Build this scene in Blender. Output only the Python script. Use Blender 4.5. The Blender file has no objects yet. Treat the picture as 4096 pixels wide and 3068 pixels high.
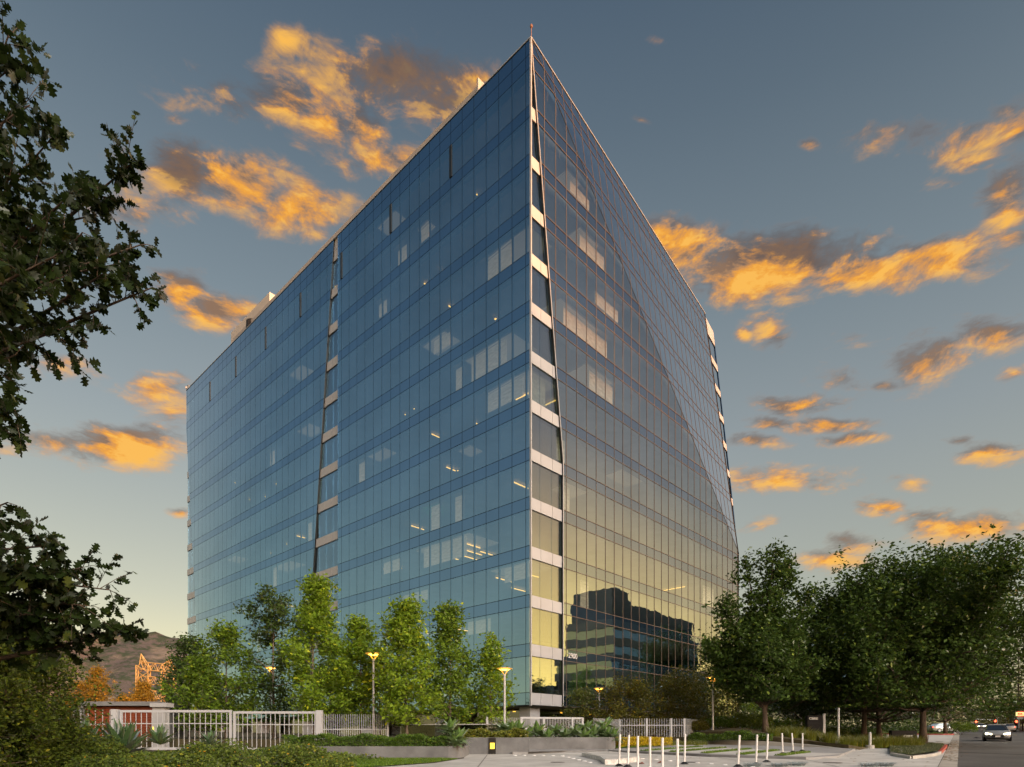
import bpy, math, random
import numpy as np
from mathutils import Vector, Matrix

R = math.radians
rng = np.random.default_rng(7)
random.seed(7)
sc = bpy.context.scene
C = sc.collection

# ------------------------------------------------------------------ camera
F, CX, HY, EYE, SLOPE = 2486.0, 2048.0, 2957.0, 1.55, 0.026   # focal px, centre, horizon row, eye height, ground rise
cam_d = bpy.data.cameras.new('camera')
cam_d.sensor_width = 36.0
cam_d.lens = F / 4096 * 36.0
cam_d.shift_y = (HY - 1534.0) / 4096
cam_d.clip_start, cam_d.clip_end = 0.1, 20000
cam = bpy.data.objects.new('camera', cam_d)
cam.location = (0, 0, EYE)
cam.rotation_euler = (R(90), 0, 0)
C.objects.link(cam)
sc.camera = cam

# ------------------------------------------------------------------ light
SUN_AZ = (0.720, -0.694)          # horizontal direction towards the sun
SUN_EL = 3.0
sun_d = bpy.data.lights.new('sun', 'SUN')
sun_d.energy = 2.8
sun_d.angle = R(0.5)
sun_d.color = (1.0, 0.35, 0.055)
sun = bpy.data.objects.new('sun', sun_d)
sv = Vector((SUN_AZ[0], SUN_AZ[1], math.tan(R(SUN_EL)))).normalized()
sun.rotation_euler = (-sv).to_track_quat('-Z', 'Y').to_euler()
sun.location = (60, -20, 60)
C.objects.link(sun)

sc.view_settings.view_transform = 'Standard'
sc.view_settings.look = 'None'
sc.view_settings.gamma = 1.0
sc.view_settings.exposure = 1.25
sc.view_settings.use_curve_mapping = False
sc.cycles.use_denoising = True
sc.cycles.max_bounces = 7
sc.cycles.diffuse_bounces = 3
sc.cycles.glossy_bounces = 4
sc.cycles.transparent_max_bounces = 10
sc.cycles.sample_clamp_indirect = 6.0
sc.cycles.caustics_reflective = False
sc.cycles.caustics_refractive = False


class NT:
    """small helper to write node trees"""
    def __init__(self, tree):
        self.t = tree
    def n(self, typ, **kw):
        nd = self.t.nodes.new(typ)
        for k, v in kw.items():
            setattr(nd, k, v)
        return nd
    def link(self, a, b):
        self.t.links.new(a, b)
    def put(self, sock, v):
        if isinstance(v, bpy.types.NodeSocket):
            self.t.links.new(v, sock)
        elif v is not None:
            sock.default_value = v
    def math(self, op, a, b=None, c=None, clamp=False):
        nd = self.n('ShaderNodeMath', operation=op, use_clamp=clamp)
        for i, v in enumerate((a, b, c)):
            if v is not None:
                self.put(nd.inputs[i], v)
        return nd.outputs[0]
    def vmath(self, op, a, b=None):
        nd = self.n('ShaderNodeVectorMath', operation=op)
        self.put(nd.inputs[0], a)
        if b is not None:
            self.put(nd.inputs[1], b)
        return nd.outputs['Value'] if op in ('LENGTH', 'DOT_PRODUCT') else nd.outputs[0]
    def mix(self, fac, a, b, blend='MIX'):
        nd = self.n('ShaderNodeMix', data_type='RGBA', blend_type=blend)
        self.put(nd.inputs[0], fac)
        for s, v in ((nd.inputs[6], a), (nd.inputs[7], b)):
            self.put(s, (*v, 1) if isinstance(v, tuple) and len(v) == 3 else v)
        return nd.outputs[2]
    def ramp(self, fac, stops, interp='LINEAR'):
        nd = self.n('ShaderNodeValToRGB')
        cr = nd.color_ramp
        cr.interpolation = interp
        while len(cr.elements) < len(stops):
            cr.elements.new(0.5)
        for e, (p, c) in zip(cr.elements, stops):
            e.position = p
            e.color = (*c, 1) if len(c) == 3 else c
        self.put(nd.inputs[0], fac)
        return nd.outputs[0]
    def noise(self, vec, scale, detail=4, rough=0.55, dist=0.0):
        nd = self.n('ShaderNodeTexNoise')
        if vec is not None:
            self.put(nd.inputs['Vector'], vec)
        nd.inputs['Scale'].default_value = scale
        nd.inputs['Detail'].default_value = detail
        nd.inputs['Roughness'].default_value = rough
        nd.inputs['Distortion'].default_value = dist
        return nd.outputs[0]
    def smooth(self, v, a, b, lo=0.0, hi=1.0):
        nd = self.n('ShaderNodeMapRange', interpolation_type='SMOOTHSTEP')
        self.put(nd.inputs[0], v)
        nd.inputs[1].default_value, nd.inputs[2].default_value = a, b
        nd.inputs[3].default_value, nd.inputs[4].default_value = lo, hi
        return nd.outputs[0]


# ------------------------------------------------------------------ sky
world = bpy.data.worlds.new('World')
sc.world = world
world.use_nodes = True
W = NT(world.node_tree)
world.node_tree.nodes.clear()
tc = W.n('ShaderNodeTexCoord')
dirv = W.vmath('NORMALIZE', tc.outputs['Generated'])
sep = W.n('ShaderNodeSeparateXYZ'); W.link(dirv, sep.inputs[0])
dx, dy, dz = sep.outputs
hyp = W.math('SQRT', W.math('ADD', W.math('MULTIPLY', dx, dx), W.math('MULTIPLY', dy, dy)))
el = W.math('ARCTAN2', dz, hyp)                      # elevation, radians
az = W.math('ARCTAN2', dx, dy)                       # azimuth from +Y, radians
elf = W.math('DIVIDE', W.math('MAXIMUM', el, 0.0), math.pi / 2)
CL = [(0.0, (0.66, 0.54, 0.27)), (0.055, (0.57, 0.505, 0.32)), (0.13, (0.43, 0.43, 0.35)), (0.27, (0.285, 0.315, 0.32)),
      (0.375, (0.185, 0.226, 0.25)), (0.49, (0.102, 0.138, 0.172)), (0.56, (0.066, 0.098, 0.138)), (1.0, (0.035, 0.065, 0.115))]
EX = 2 ** -1.25                                      # radiances below are written as they look on screen
clear = W.ramp(elf, [(p, tuple(v * EX * 0.88 for v in c)) for p, c in CL])
sky = W.n('ShaderNodeTexSky', sky_type='NISHITA', sun_disc=False)
sky.sun_elevation = R(SUN_EL)
sky.sun_rotation = math.atan2(SUN_AZ[0], SUN_AZ[1])
sky.dust_density, sky.air_density, sky.ozone_density = 2.0, 1.0, 1.5
base = W.mix(1.0, clear, W.mix(1.0, sky.outputs[0], (0.03, 0.03, 0.03), 'MULTIPLY'), 'ADD')
# after-glow round the sunset
sun_dot = W.math('DIVIDE', W.math('ADD', W.math('MULTIPLY', dx, SUN_AZ[0]), W.math('MULTIPLY', dy, SUN_AZ[1])), W.math('MAXIMUM', hyp, 0.001))
side = W.smooth(sun_dot, -0.10, 1.0)
low = W.math('EXPONENT', W.math('MULTIPLY', W.math('MAXIMUM', el, 0.0), -4.6))
glow = W.math('MULTIPLY', W.math('POWER', side, 1.15), low)
base = W.mix(1.0, base, W.ramp(glow, [(0, (0, 0, 0)), (0.08, (0.18, 0.055, 0.0)), (0.157, (0.62, 0.21, 0.0)), (0.30, (1.3, 0.52, 0.02)), (0.59, (2.2, 1.0, 0.10)), (1, (3.2, 1.9, 0.6))]), 'ADD')
# pale anti-twilight arch low on the far side
anti = W.math('MULTIPLY', W.smooth(W.math('MULTIPLY', sun_dot, -1.0), 0.25, 0.95), W.math('EXPONENT', W.math('MULTIPLY', W.math('MAXIMUM', el, 0.0), -8.0)))
base = W.mix(1.0, base, W.mix(anti, (0, 0, 0), (0.34, 0.28, 0.15)), 'ADD')
# bright lobe added behind the camera, above the sun's side, to light the foreground
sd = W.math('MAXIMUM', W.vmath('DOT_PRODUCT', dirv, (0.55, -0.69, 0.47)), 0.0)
fill_lobe = W.math('POWER', sd, 13.0)
base = W.mix(1.0, base, W.mix(1.0, W.mix(fill_lobe, (0, 0, 0), (1, 1, 1)), (4.4, 4.2, 3.85), 'MULTIPLY'), 'ADD')

# clouds: soft lens shapes in (azimuth, elevation), broken up by noise in the direction vector
CLOUDS = [  # x, y, half width, half height (in a 2212 px wide photo), weight, darkness
    (640, 215, 150, 75, 0.85, .25), (700, 265, 95, 75, 1.0, 0), (622, 100, 45, 35, .8, .1), (870, 170, 190, 80, 1.0, 1.0), (960, 215, 130, 70, .8, .8), (770, 275, 65, 55, 1.0, 0),
    (830, 335, 130, 38, .8, .1), (500, 195, 110, 45, .42, .6), (520, 245, 150, 55, .45, .6), (1020, 150, 40, 22, .7, 0),
    (390, 385, 85, 60, 1.0, .9), (520, 400, 120, 60, 1.1, .25), (640, 450, 130, 55, 1.1, .15), (285, 455, 130, 45, .62, .2), (690, 505, 70, 30, .6, 0),
    (385, 610, 75, 48, 1.0, .1), (475, 665, 100, 48, 1.1, .1), (350, 580, 50, 30, .8, 0), (340, 845, 75, 42, .9, .15), (370, 895, 60, 50, .7, 0),
    (110, 945, 140, 38, .95, 0), (265, 955, 150, 55, 1.1, .1), (165, 785, 95, 25, .6, 0), (385, 1102, 30, 12, .7, 0), (260, 335, 30, 15, .55, 0), (385, 287, 26, 14, .5, 0),
    (1455, 525, 130, 65, 1.4, .1), (1680, 570, 230, 80, 1.6, .15), (1760, 530, 150, 42, 1.0, 1.0), (1860, 595, 130, 50, 1.4, .1), (2030, 560, 140, 48, .95, 0), (1620, 632, 90, 22, .7, 0), (1450, 590, 60, 35, .6, 0),
    (1660, 705, 62, 42, .85, 0), (1592, 714, 22, 14, .8, 0), (1752, 316, 26, 12, .75, 0), (1930, 290, 110, 38, .5, 0), (2100, 335, 90, 32, .72, 0), (2175, 395, 75, 80, .95, 0), (2190, 275, 75, 48, .7, 0), (2185, 520, 65, 25, .75, 0),
    (2000, 780, 85, 58, .95, 0), (2150, 715, 105, 52, 1.0, 0), (1840, 745, 60, 26, .5, 0), (1830, 818, 95, 26, .58, 0), (1925, 830, 30, 12, .7, 0),
    (1705, 868, 120, 26, .9, .2), (1650, 908, 65, 20, .8, 0), (1785, 912, 90, 20, .85, 0), (1825, 948, 70, 18, .85, 0), (1615, 955, 75, 20, .85, .1),
    (1685, 1048, 140, 34, .95, .1), (1955, 1042, 55, 20, .55, 0), (2090, 1120, 170, 42, 1.0, 0), (1900, 1100, 50, 22, .8, 0), (1835, 1172, 62, 32, .75, 0), (1795, 1222, 90, 26, .7, 0),
    (2140, 970, 95, 28, .75, 0), (2075, 945, 55, 14, .65, 0), (1405, 103, 26, 12, .45, 0), (1385, 270, 20, 9, .4, 0), (1640, 1140, 60, 14, .5, 0), (2195, 815, 40, 20, .6, 0), (2120, 300, 110, 34, .45, 0), (2185, 450, 70, 55, .7, .1), (2060, 385, 60, 20, .45, 0)]
K = 4096 / 2212
def azel(x, y):
    X, Z = (x * K - CX) / F, (HY - y * K) / F
    return math.atan2(X, 1), math.atan2(Z, math.hypot(X, 1))
comb = W.n('ShaderNodeCombineXYZ'); W.link(az, comb.inputs[0]); W.link(el, comb.inputs[1])
wob = W.n('ShaderNodeTexNoise'); W.link(comb.outputs[0], wob.inputs['Vector'])
wob.inputs['Scale'].default_value = 7.0; wob.inputs['Detail'].default_value = 3
wv = W.vmath('MULTIPLY', W.vmath('SUBTRACT', wob.outputs['Color'], (0.5, 0.5, 0.5)), (0.07, 0.05, 0))
cpos = W.vmath('ADD', comb.outputs[0], wv)
def blob_field(items, j, under=False):
    """soft union of the lens shapes; with under=True also how far down in its lens a point lies"""
    acc = low_ = tot = None
    for it in items:
        x, y, w, h = it[:4]
        a0, e0 = azel(x, y)
        ax, ex = azel(x + w, y); bx, by = azel(x - w, y)
        _, et = azel(x, y - h); _, eb = azel(x, y + h)
        ra = math.hypot(ax - bx, ex - by) / 2
        rot = math.atan2(ex - by, ax - bx)
        re = (et - eb) / 2
        mp = W.n('ShaderNodeMapping', vector_type='TEXTURE')
        W.link(cpos, mp.inputs[0])
        mp.inputs[1].default_value = (a0, e0, 0)
        mp.inputs[2].default_value = (0, 0, rot)
        mp.inputs[3].default_value = (ra * 1.25, re * 1.25, 1)
        ln = W.vmath('LENGTH', mp.outputs[0])
        v = W.math('MULTIPLY', W.math('SUBTRACT', 1.0, ln), it[j])
        acc = v if acc is None else W.math('SMOOTH_MAX', acc, v, 0.12)
        if under:
            p_ = W.math('MAXIMUM', v, 0.0)
            d_ = W.math('MULTIPLY', p_, W.vmath('DOT_PRODUCT', mp.outputs[0], (0.25, -1.0, 0)))
            low_ = d_ if low_ is None else W.math('ADD', low_, d_)
            tot = p_ if tot is None else W.math('ADD', tot, p_)
    if under:
        return acc, W.math('DIVIDE', low_, W.math('ADD', tot, 0.06))
    return acc
field, lower = blob_field(CLOUDS, 4, True)
dark = blob_field([c for c in CLOUDS if c[5] >= .5], 5)
warp = W.vmath('MULTIPLY', dirv, (1.0, 1.0, 2.5))
n1 = W.noise(warp, 9.0, 8, 0.62, 0.35)
n2 = W.noise(W.vmath('ADD', warp, (0.012, -0.006, -0.034)), 9.0, 7, 0.62, 0.35)
n3 = W.noise(warp, 34.0, 5, 0.62, 0.8)
m1 = W.noise(warp, 4.5, 3, 0.5, 0.2)
m2 = W.noise(W.vmath('ADD', warp, (0.02, -0.01, -0.07)), 4.5, 3, 0.5, 0.2)
front = W.smooth(dy, 0.0, 0.25)
dens = W.math('ADD', W.math('MULTIPLY', field, 1.25), W.math('ADD', W.math('MULTIPLY', W.math('SUBTRACT', n1, 0.5), 2.5), W.math('MULTIPLY', W.math('SUBTRACT', n3, 0.5), 1.1)))
keep = W.smooth(field, -0.25, 0.10)
alpha = W.math('MULTIPLY', W.math('MULTIPLY', W.smooth(dens, 0.02, 1.2), keep), front)
thick = W.smooth(dens, 0.25, 1.1)
relief = W.math('ADD', W.math('ADD', 0.46, W.math('MULTIPLY', lower, 0.55)), W.math('ADD', W.math('MULTIPLY', W.math('SUBTRACT', n1, n2), 5.2), W.math('ADD', W.math('MULTIPLY', W.math('SUBTRACT', m1, m2), 2.2), W.math('MULTIPLY', W.math('SUBTRACT', n3, 0.5), 0.7))), clamp=True)
CC = [(0.10, (0.19, 0.125, 0.095)), (0.34, (0.40, 0.225, 0.12)), (0.55, (0.66, 0.30, 0.09)), (0.78, (0.90, 0.385, 0.05)), (1.0, (0.99, 0.51, 0.09))]
ccol = W.ramp(W.math('MULTIPLY', W.math('ADD', W.math('MULTIPLY', relief, 0.82), W.math('MULTIPLY', thick, 0.20)), 1.0, clamp=True), [(p, tuple(v * EX for v in c)) for p, c in CC])
ccol = W.mix(W.math('MULTIPLY', W.smooth(dens, 0.55, 0.05), 0.6), ccol, tuple(v * EX for v in (0.56, 0.31, 0.17)))
dk = W.math('MULTIPLY', W.smooth(W.math('ADD', dark, W.math('MULTIPLY', W.math('SUBTRACT', 0.5, relief), 0.6)), 0.0, 0.55), 0.88)
ccol = W.mix(dk, ccol, tuple(v * EX for v in (0.125, 0.098, 0.092)))
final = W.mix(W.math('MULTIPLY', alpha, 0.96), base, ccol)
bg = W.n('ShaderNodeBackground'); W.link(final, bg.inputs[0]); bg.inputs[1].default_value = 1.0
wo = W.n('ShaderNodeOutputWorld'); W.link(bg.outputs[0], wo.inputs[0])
world.cycles.sampling_method = 'MANUAL'
world.cycles.sample_map_resolution = 512

# ------------------------------------------------------------------ materials
MATS = {}
def mat(name, col, rough=0.6, metal=0.0, var=0.0, vscale=3.0, bump=0.0, bscale=40.0, col2=None, emit=None, estr=0.0, spec=0.4, stretch=None):
    if name in MATS:
        return MATS[name]
    m = bpy.data.materials.new(name); m.use_nodes = True
    T = NT(m.node_tree)
    b = m.node_tree.nodes['Principled BSDF']
    b.inputs['Roughness'].default_value = rough
    b.inputs['Metallic'].default_value = metal
    b.inputs['Specular IOR Level'].default_value = spec
    vec = None
    if var or bump or col2:
        co = T.n('ShaderNodeTexCoord').outputs['Object']
        vec = T.vmath('MULTIPLY', co, stretch) if stretch else co
    if var or col2:
        f = T.noise(vec, vscale, 6, 0.6)
        f = T.smooth(f, 0.3, 0.7)
        c2 = col2 or tuple(max(0, c * (1 - var)) for c in col)
        c1 = col if col2 else tuple(min(1, c * (1 + var * 0.6)) for c in col)
        T.link(T.mix(f, c1, c2), b.inputs['Base Color'])
    else:
        b.inputs['Base Color'].default_value = (*col, 1)
    if bump:
        bn = T.n('ShaderNodeBump')
        bn.inputs['Strength'].default_value = bump
        bn.inputs['Distance'].default_value = 0.02
        T.link(T.noise(vec, bscale, 4, 0.6), bn.inputs['Height'])
        T.link(bn.outputs[0], b.inputs['Normal'])
    if emit:
        b.inputs['Emission Color'].default_value = (*emit, 1)
        b.inputs['Emission Strength'].default_value = estr
    MATS[name] = m
    return m

def leaf_mat(name, c1, c2, trans=0.35, gloss=0.25, scale=1.2):
    m = bpy.data.materials.new(name); m.use_nodes = True
    T = NT(m.node_tree); m.node_tree.nodes.clear()
    geo = T.n('ShaderNodeNewGeometry')
    rnd = geo.outputs['Random Per Island']
    pos = T.noise(geo.outputs['Position'], scale, 2, 0.5)
    f = T.math('ADD', T.math('MULTIPLY', rnd, 0.55), T.math('MULTIPLY', T.smooth(pos, 0.3, 0.7), 0.45))
    col = T.mix(f, c1, c2)
    col = T.mix(T.math('GREATER_THAN', rnd, 0.955), col, tuple(min(1, v * m_) for v, m_ in zip(c1, (2.0, 1.55, 1.3))))
    d = T.n('ShaderNodeBsdfDiffuse'); T.link(col, d.inputs[0])
    t = T.n('ShaderNodeBsdfTranslucent'); T.link(T.mix(0.5, col, tuple(min(1, v * 1.5) for v in c1)), t.inputs[0])
    g = T.n('ShaderNodeBsdfGlossy'); g.inputs[0].default_value = (1, 1, 1, 1); g.inputs['Roughness'].default_value = 0.45
    m1 = T.n('ShaderNodeMixShader'); m1.inputs[0].default_value = trans
    T.link(d.outputs[0], m1.inputs[1]); T.link(t.outputs[0], m1.inputs[2])
    m2 = T.n('ShaderNodeMixShader')
    fr = T.n('ShaderNodeFresnel'); fr.inputs[0].default_value = 1.35
    T.link(T.math('MULTIPLY', fr.outputs[0], gloss), m2.inputs[0])
    T.link(m1.outputs[0], m2.inputs[1]); T.link(g.outputs[0], m2.inputs[2])
    o = T.n('ShaderNodeOutputMaterial'); T.link(m2.outputs[0], o.inputs[0])
    MATS[name] = m
    return m

def glass_mat(name, tint, through, r0, opaque=None, wav=0.0026):
    m = bpy.data.materials.new(name); m.use_nodes = True
    T = NT(m.node_tree); m.node_tree.nodes.clear()
    geo = T.n('ShaderNodeNewGeometry')
    bn = T.n('ShaderNodeBump'); bn.inputs['Strength'].default_value = 1.0; bn.inputs['Distance'].default_value = wav
    T.link(T.noise(geo.outputs['Position'], 0.75, 2, 0.5), bn.inputs['Height'])
    oi = T.n('ShaderNodeObjectInfo')
    lw = T.n('ShaderNodeLayerWeight'); lw.inputs[0].default_value = 0.5
    fac = T.math('ADD', T.math('ADD', r0, T.math('MULTIPLY', lw.outputs['Facing'], 0.05)), T.math('MULTIPLY', T.smooth(lw.outputs['Facing'], 0.60, 0.78), 0.93 - r0), clamp=True)
    g = T.n('ShaderNodeBsdfGlossy'); g.inputs['Roughness'].default_value = 0.0
    vary = T.noise(geo.outputs['Position'], 0.18, 2, 0.5)
    gc = T.mix(T.smooth(vary, 0.25, 0.75), tint, tuple(t * 0.88 for t in tint))
    T.link(T.mix(T.smooth(lw.outputs['Facing'], 0.58, 0.80), gc, (0.97, 0.98, 1.0)), g.inputs[0])
    T.link(bn.outputs[0], g.inputs['Normal'])
    if opaque:
        b = T.n('ShaderNodeBsdfDiffuse'); b.inputs[0].default_value = (*opaque, 1)
    else:
        b = T.n('ShaderNodeBsdfTransparent'); b.inputs[0].default_value = (*through, 1)
    mx = T.n('ShaderNodeMixShader'); T.link(fac, mx.inputs[0]); T.link(b.outputs[0], mx.inputs[1]); T.link(g.outputs[0], mx.inputs[2])
    o = T.n('ShaderNodeOutputMaterial'); T.link(mx.outputs[0], o.inputs[0])
    MATS[name] = m
    return m

glass = glass_mat('coated_glass', (0.43, 0.70, 0.94), (0.80, 0.82, 0.76), 0.52)
spandrel_glass = glass_mat('spandrel_glass', (0.36, 0.61, 0.91), None, 0.49, opaque=(0.008, 0.015, 0.025))
strip_glass = glass_mat('strip_glass', (0.40, 0.60, 0.82), (0.8, 0.85, 0.8), 0.40)
dark_glass = glass_mat('shop_glass', (0.8, 0.85, 0.8), (0.6, 0.6, 0.5), 0.12)
white_panel = mat('white_metal_panel', (0.41, 0.42, 0.44), 0.35, 0.0, var=0.06, vscale=0.6)
alu = mat('aluminium_cap', (0.13, 0.10, 0.085), 0.5, 0.0)
dark_joint = mat('dark_joint', (0.012, 0.016, 0.02), 0.6)
black_return = mat('black_return', (0.008, 0.010, 0.012), 0.35)
slab_m = mat('slab_soffit', (0.42, 0.41, 0.38), 0.8, var=0.12, vscale=0.5)
core_m = mat('core_wall', (0.30, 0.29, 0.27), 0.8)
conc = mat('concrete', (0.42, 0.41, 0.38), 0.85, var=0.18, vscale=0.7, bump=0.15, bscale=25)
conc_dark = mat('dark_concrete', (0.17, 0.175, 0.18), 0.85, var=0.3, vscale=0.9, bump=0.2, bscale=18)
conc_drive = mat('driveway_concrete', (0.47, 0.465, 0.445), 0.85, var=0.22, vscale=0.8, bump=0.2, bscale=60)
paver_m = mat('paver_grey', (0.27, 0.275, 0.28), 0.85, var=0.15, vscale=1.0, bump=0.15, bscale=50)
paver_light = mat('paver_light', (0.46, 0.455, 0.44), 0.85, var=0.10, vscale=0.8, bump=0.1, bscale=50)
asphalt = mat('asphalt', (0.10, 0.098, 0.094), 0.7, var=0.3, vscale=0.25, bump=0.5, bscale=70)
gutter_m = mat('gutter_concrete', (0.36, 0.34, 0.30), 0.85, var=0.25, vscale=0.8, bump=0.2, bscale=40)
soil = mat('soil', (0.055, 0.045, 0.030), 0.95, var=0.4, vscale=1.5, bump=0.5, bscale=20)
lawn_m = mat('lawn_base', (0.075, 0.13, 0.015), 0.9, var=0.35, vscale=1.2, bump=0.5, bscale=60)
white_paint = mat('white_paint', (0.74, 0.74, 0.74), 0.45, var=0.06, vscale=2)
fence_m = mat('fence_white', (0.43, 0.45, 0.48), 0.4, var=0.05, vscale=2)
steel = mat('steel_grey', (0.46, 0.48, 0.50), 0.4, 0.3, var=0.08, vscale=2)
black_m = mat('black_rubber', (0.012, 0.013, 0.016), 0.6)
bark = mat('bark', (0.13, 0.095, 0.07), 0.9, col2=(0.06, 0.045, 0.035), vscale=8, bump=0.8, bscale=22, stretch=(1, 1, 0.3))
bark_pale = mat('bark_pale', (0.24, 0.20, 0.16), 0.9, col2=(0.11, 0.085, 0.065), vscale=6, bump=0.6, bscale=18)
amber = mat('amber_lamp', (0.9, 0.5, 0.1), 0.4, emit=(1.0, 0.50, 0.06), estr=4.0)
amber_glow = mat('amber_glow_steel', (0.9, 0.6, 0.2), 0.4, emit=(1.0, 0.45, 0.05), estr=0.22)  # amber lamp light put into struts and disc as a weak glow
yellow_lamp = mat('yellow_lamp', (0.9, 0.7, 0.1), 0.4, emit=(1.0, 0.62, 0.04), estr=0.62)
ceiling_lamp = mat('ceiling_lamp', (1, 0.8, 0.5), 0.4, emit=(1.0, 0.58, 0.12), estr=1.2)
head_lamp = mat('head_lamp', (1, 1, 0.9), 0.2, emit=(1.0, 0.90, 0.55), estr=5.0)
red_lamp = mat('red_lamp', (0.8, 0.05, 0.02), 0.3, emit=(1.0, 0.08, 0.03), estr=4.0)
tail_lamp = mat('tail_lamp', (0.6, 0.03, 0.02), 0.3, emit=(1.0, 0.10, 0.05), estr=2.0)
exit_lamp = mat('green_exit_lamp', (0.05, 0.6, 0.2), 0.4, emit=(0.05, 0.9, 0.25), estr=2.0)

# ------------------------------------------------------------------ mesh helpers
class MB:
    def __init__(self):
        self.v, self.f = [], []
    def add(self, vs, fs):
        o = len(self.v)
        self.v += [tuple(p) for p in vs]
        self.f += [tuple(i + o for i in f) for f in fs]
        return self
    def frame_box(self, o, ax, ay, az_):
        """box from corner o spanned by three vectors"""
        o, ax, ay, az_ = map(Vector, (o, ax, ay, az_))
        p = [o, o + ax, o + ax + ay, o + ay]
        p += [q + az_ for q in p]
        return self.add(p, [(0, 3, 2, 1), (4, 5, 6, 7), (0, 1, 5, 4), (1, 2, 6, 5), (2, 3, 7, 6), (3, 0, 4, 7)])
    def box(self, c, s, rz=0.0):
        c = Vector(c)
        ux, uy = Vector((math.cos(rz), math.sin(rz), 0)), Vector((-math.sin(rz), math.cos(rz), 0))
        o = c - ux * s[0] / 2 - uy * s[1] / 2 - Vector((0, 0, s[2] / 2))
        return self.frame_box(o, ux * s[0], uy * s[1], (0, 0, s[2]))
    def tube(self, pts, rad, n=8, cap=True):
        pts = [Vector(p) for p in pts]
        rad = [rad] * len(pts) if not hasattr(rad, '__len__') else rad
        rings = []
        for i, p in enumerate(pts):
            d = (pts[min(i + 1, len(pts) - 1)] - pts[max(i - 1, 0)])
            d = d.normalized() if d.length > 1e-9 else Vector((0, 0, 1))
            a = d.cross(Vector((0, 0, 1)) if abs(d.z) < 0.9 else Vector((1, 0, 0))).normalized()
            b = d.cross(a)
            rings.append([p + (a * math.cos(2 * math.pi * k / n) + b * math.sin(2 * math.pi * k / n)) * rad[i] for k in range(n)])
        vs = [q for r in rings for q in r]
        fs = []
        for i in range(len(rings) - 1):
            for k in range(n):
                k2 = (k + 1) % n
                fs.append((i * n + k, i * n + k2, (i + 1) * n + k2, (i + 1) * n + k))
        if cap:
            fs.append(tuple(range(n - 1, -1, -1)))
            fs.append(tuple((len(rings) - 1) * n + k for k in range(n)))
        return self.add(vs, fs)
    def lathe(self, c, prof, n=16):
        c = Vector(c)
        vs = [c + Vector((r * math.cos(2 * math.pi * k / n), r * math.sin(2 * math.pi * k / n), z)) for r, z in prof for k in range(n)]
        fs = []
        for i in range(len(prof) - 1):
            for k in range(n):
                k2 = (k + 1) % n
                fs.append((i * n + k, i * n + k2, (i + 1) * n + k2, (i + 1) * n + k))
        fs.append(tuple(range(n - 1, -1, -1)))
        fs.append(tuple((len(prof) - 1) * n + k for k in range(n)))
        return self.add(vs, fs)
    def prism(self, poly, z0, z1):
        """poly: list of (x, y) anticlockwise; z0/z1 numbers or functions of (x, y)"""
        f0 = z0 if callable(z0) else (lambda x, y: z0)
        f1 = z1 if callable(z1) else (lambda x, y: z1)
        n = len(poly)
        vs = [(x, y, f0(x, y)) for x, y in poly] + [(x, y, f1(x, y)) for x, y in poly]
        fs = [tuple(range(n - 1, -1, -1)), tuple(range(n, 2 * n))] + [(i, (i + 1) % n, n + (i + 1) % n, n + i) for i in range(n)]
        return self.add(vs, fs)
    def mesh(self, name):
        me = bpy.data.meshes.new(name)
        me.from_pydata(self.v, [], self.f)
        me.update()
        return me

def link(o, parent=None, local=False):
    C.objects.link(o)
    if parent is not None:
        o.parent = parent
        if not local and parent.type == 'EMPTY':
            o.location = -Vector(parent.location)
    return o

def obj(name, mb, m, parent=None, smooth=False, local=False, label=None, kind=None):
    me = mb if isinstance(mb, bpy.types.Mesh) else mb.mesh(name)
    if m is not None and len(me.materials) == 0:
        me.materials.append(m)
    if smooth:
        me.polygons.foreach_set('use_smooth', [True] * len(me.polygons))
    o = bpy.data.objects.new(name, me)
    link(o, parent, local)
    if label: o['label'] = label
    if kind: o['kind'] = kind
    return o

def tag(o, label, cat, group=None):
    o['label'], o['category'] = label, cat
    if group: o['group'] = group
    return o

def thing(name, label, cat, loc=(0, 0, 0), group=None, rz=0.0):
    o = bpy.data.objects.new(name, None)
    o.location = loc
    o.rotation_euler = (0, 0, rz)
    o.empty_display_size = 0.2
    C.objects.link(o)
    return tag(o, label, cat, group)

def copy_tree(o, parent=None):
    c = o.copy(); C.objects.link(c)
    if parent is not None: c.parent = parent
    for ch in o.children:
        copy_tree(ch, c)
    return c

def struct(name, mb, m, label=None, smooth=False):
    o = obj(name, mb, m, smooth=smooth)
    o['kind'] = 'structure'
    if label: o['label'] = label
    return o

def mesh_np(name, verts, faces, m):
    """verts (n,3), faces (k,3 or 4) numpy -> mesh, fast"""
    me = bpy.data.meshes.new(name)
    nv, nf, w = len(verts), len(faces), faces.shape[1]
    me.vertices.add(nv); me.loops.add(nf * w); me.polygons.add(nf)
    me.vertices.foreach_set('co', np.ascontiguousarray(verts, dtype=np.float32).ravel())
    me.loops.foreach_set('vertex_index', np.ascontiguousarray(faces, dtype=np.int32).ravel())
    me.polygons.foreach_set('loop_start', np.arange(0, nf * w, w, dtype=np.int32))
    me.update(calc_edges=True)
    me.materials.append(m)
    return me

# ------------------------------------------------------------------ where things stand
def ground(Y):
    return SLOPE * Y
def P(x, y, Y):
    """point seen at source pixel (x, y) at depth Y"""
    return Vector(((x - CX) / F * Y, Y, EYE + (HY - y) / F * Y))
def G(x, y):
    """point of the sloping ground seen at a source pixel"""
    Y = EYE / (SLOPE + (y - HY) / F)
    return Vector(((x - CX) / F * Y, Y, ground(Y)))
def terr(X, Y):
    """raised planting ground round the tower"""
    return 1.50 + 0.012 * (Y - 33)

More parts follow.
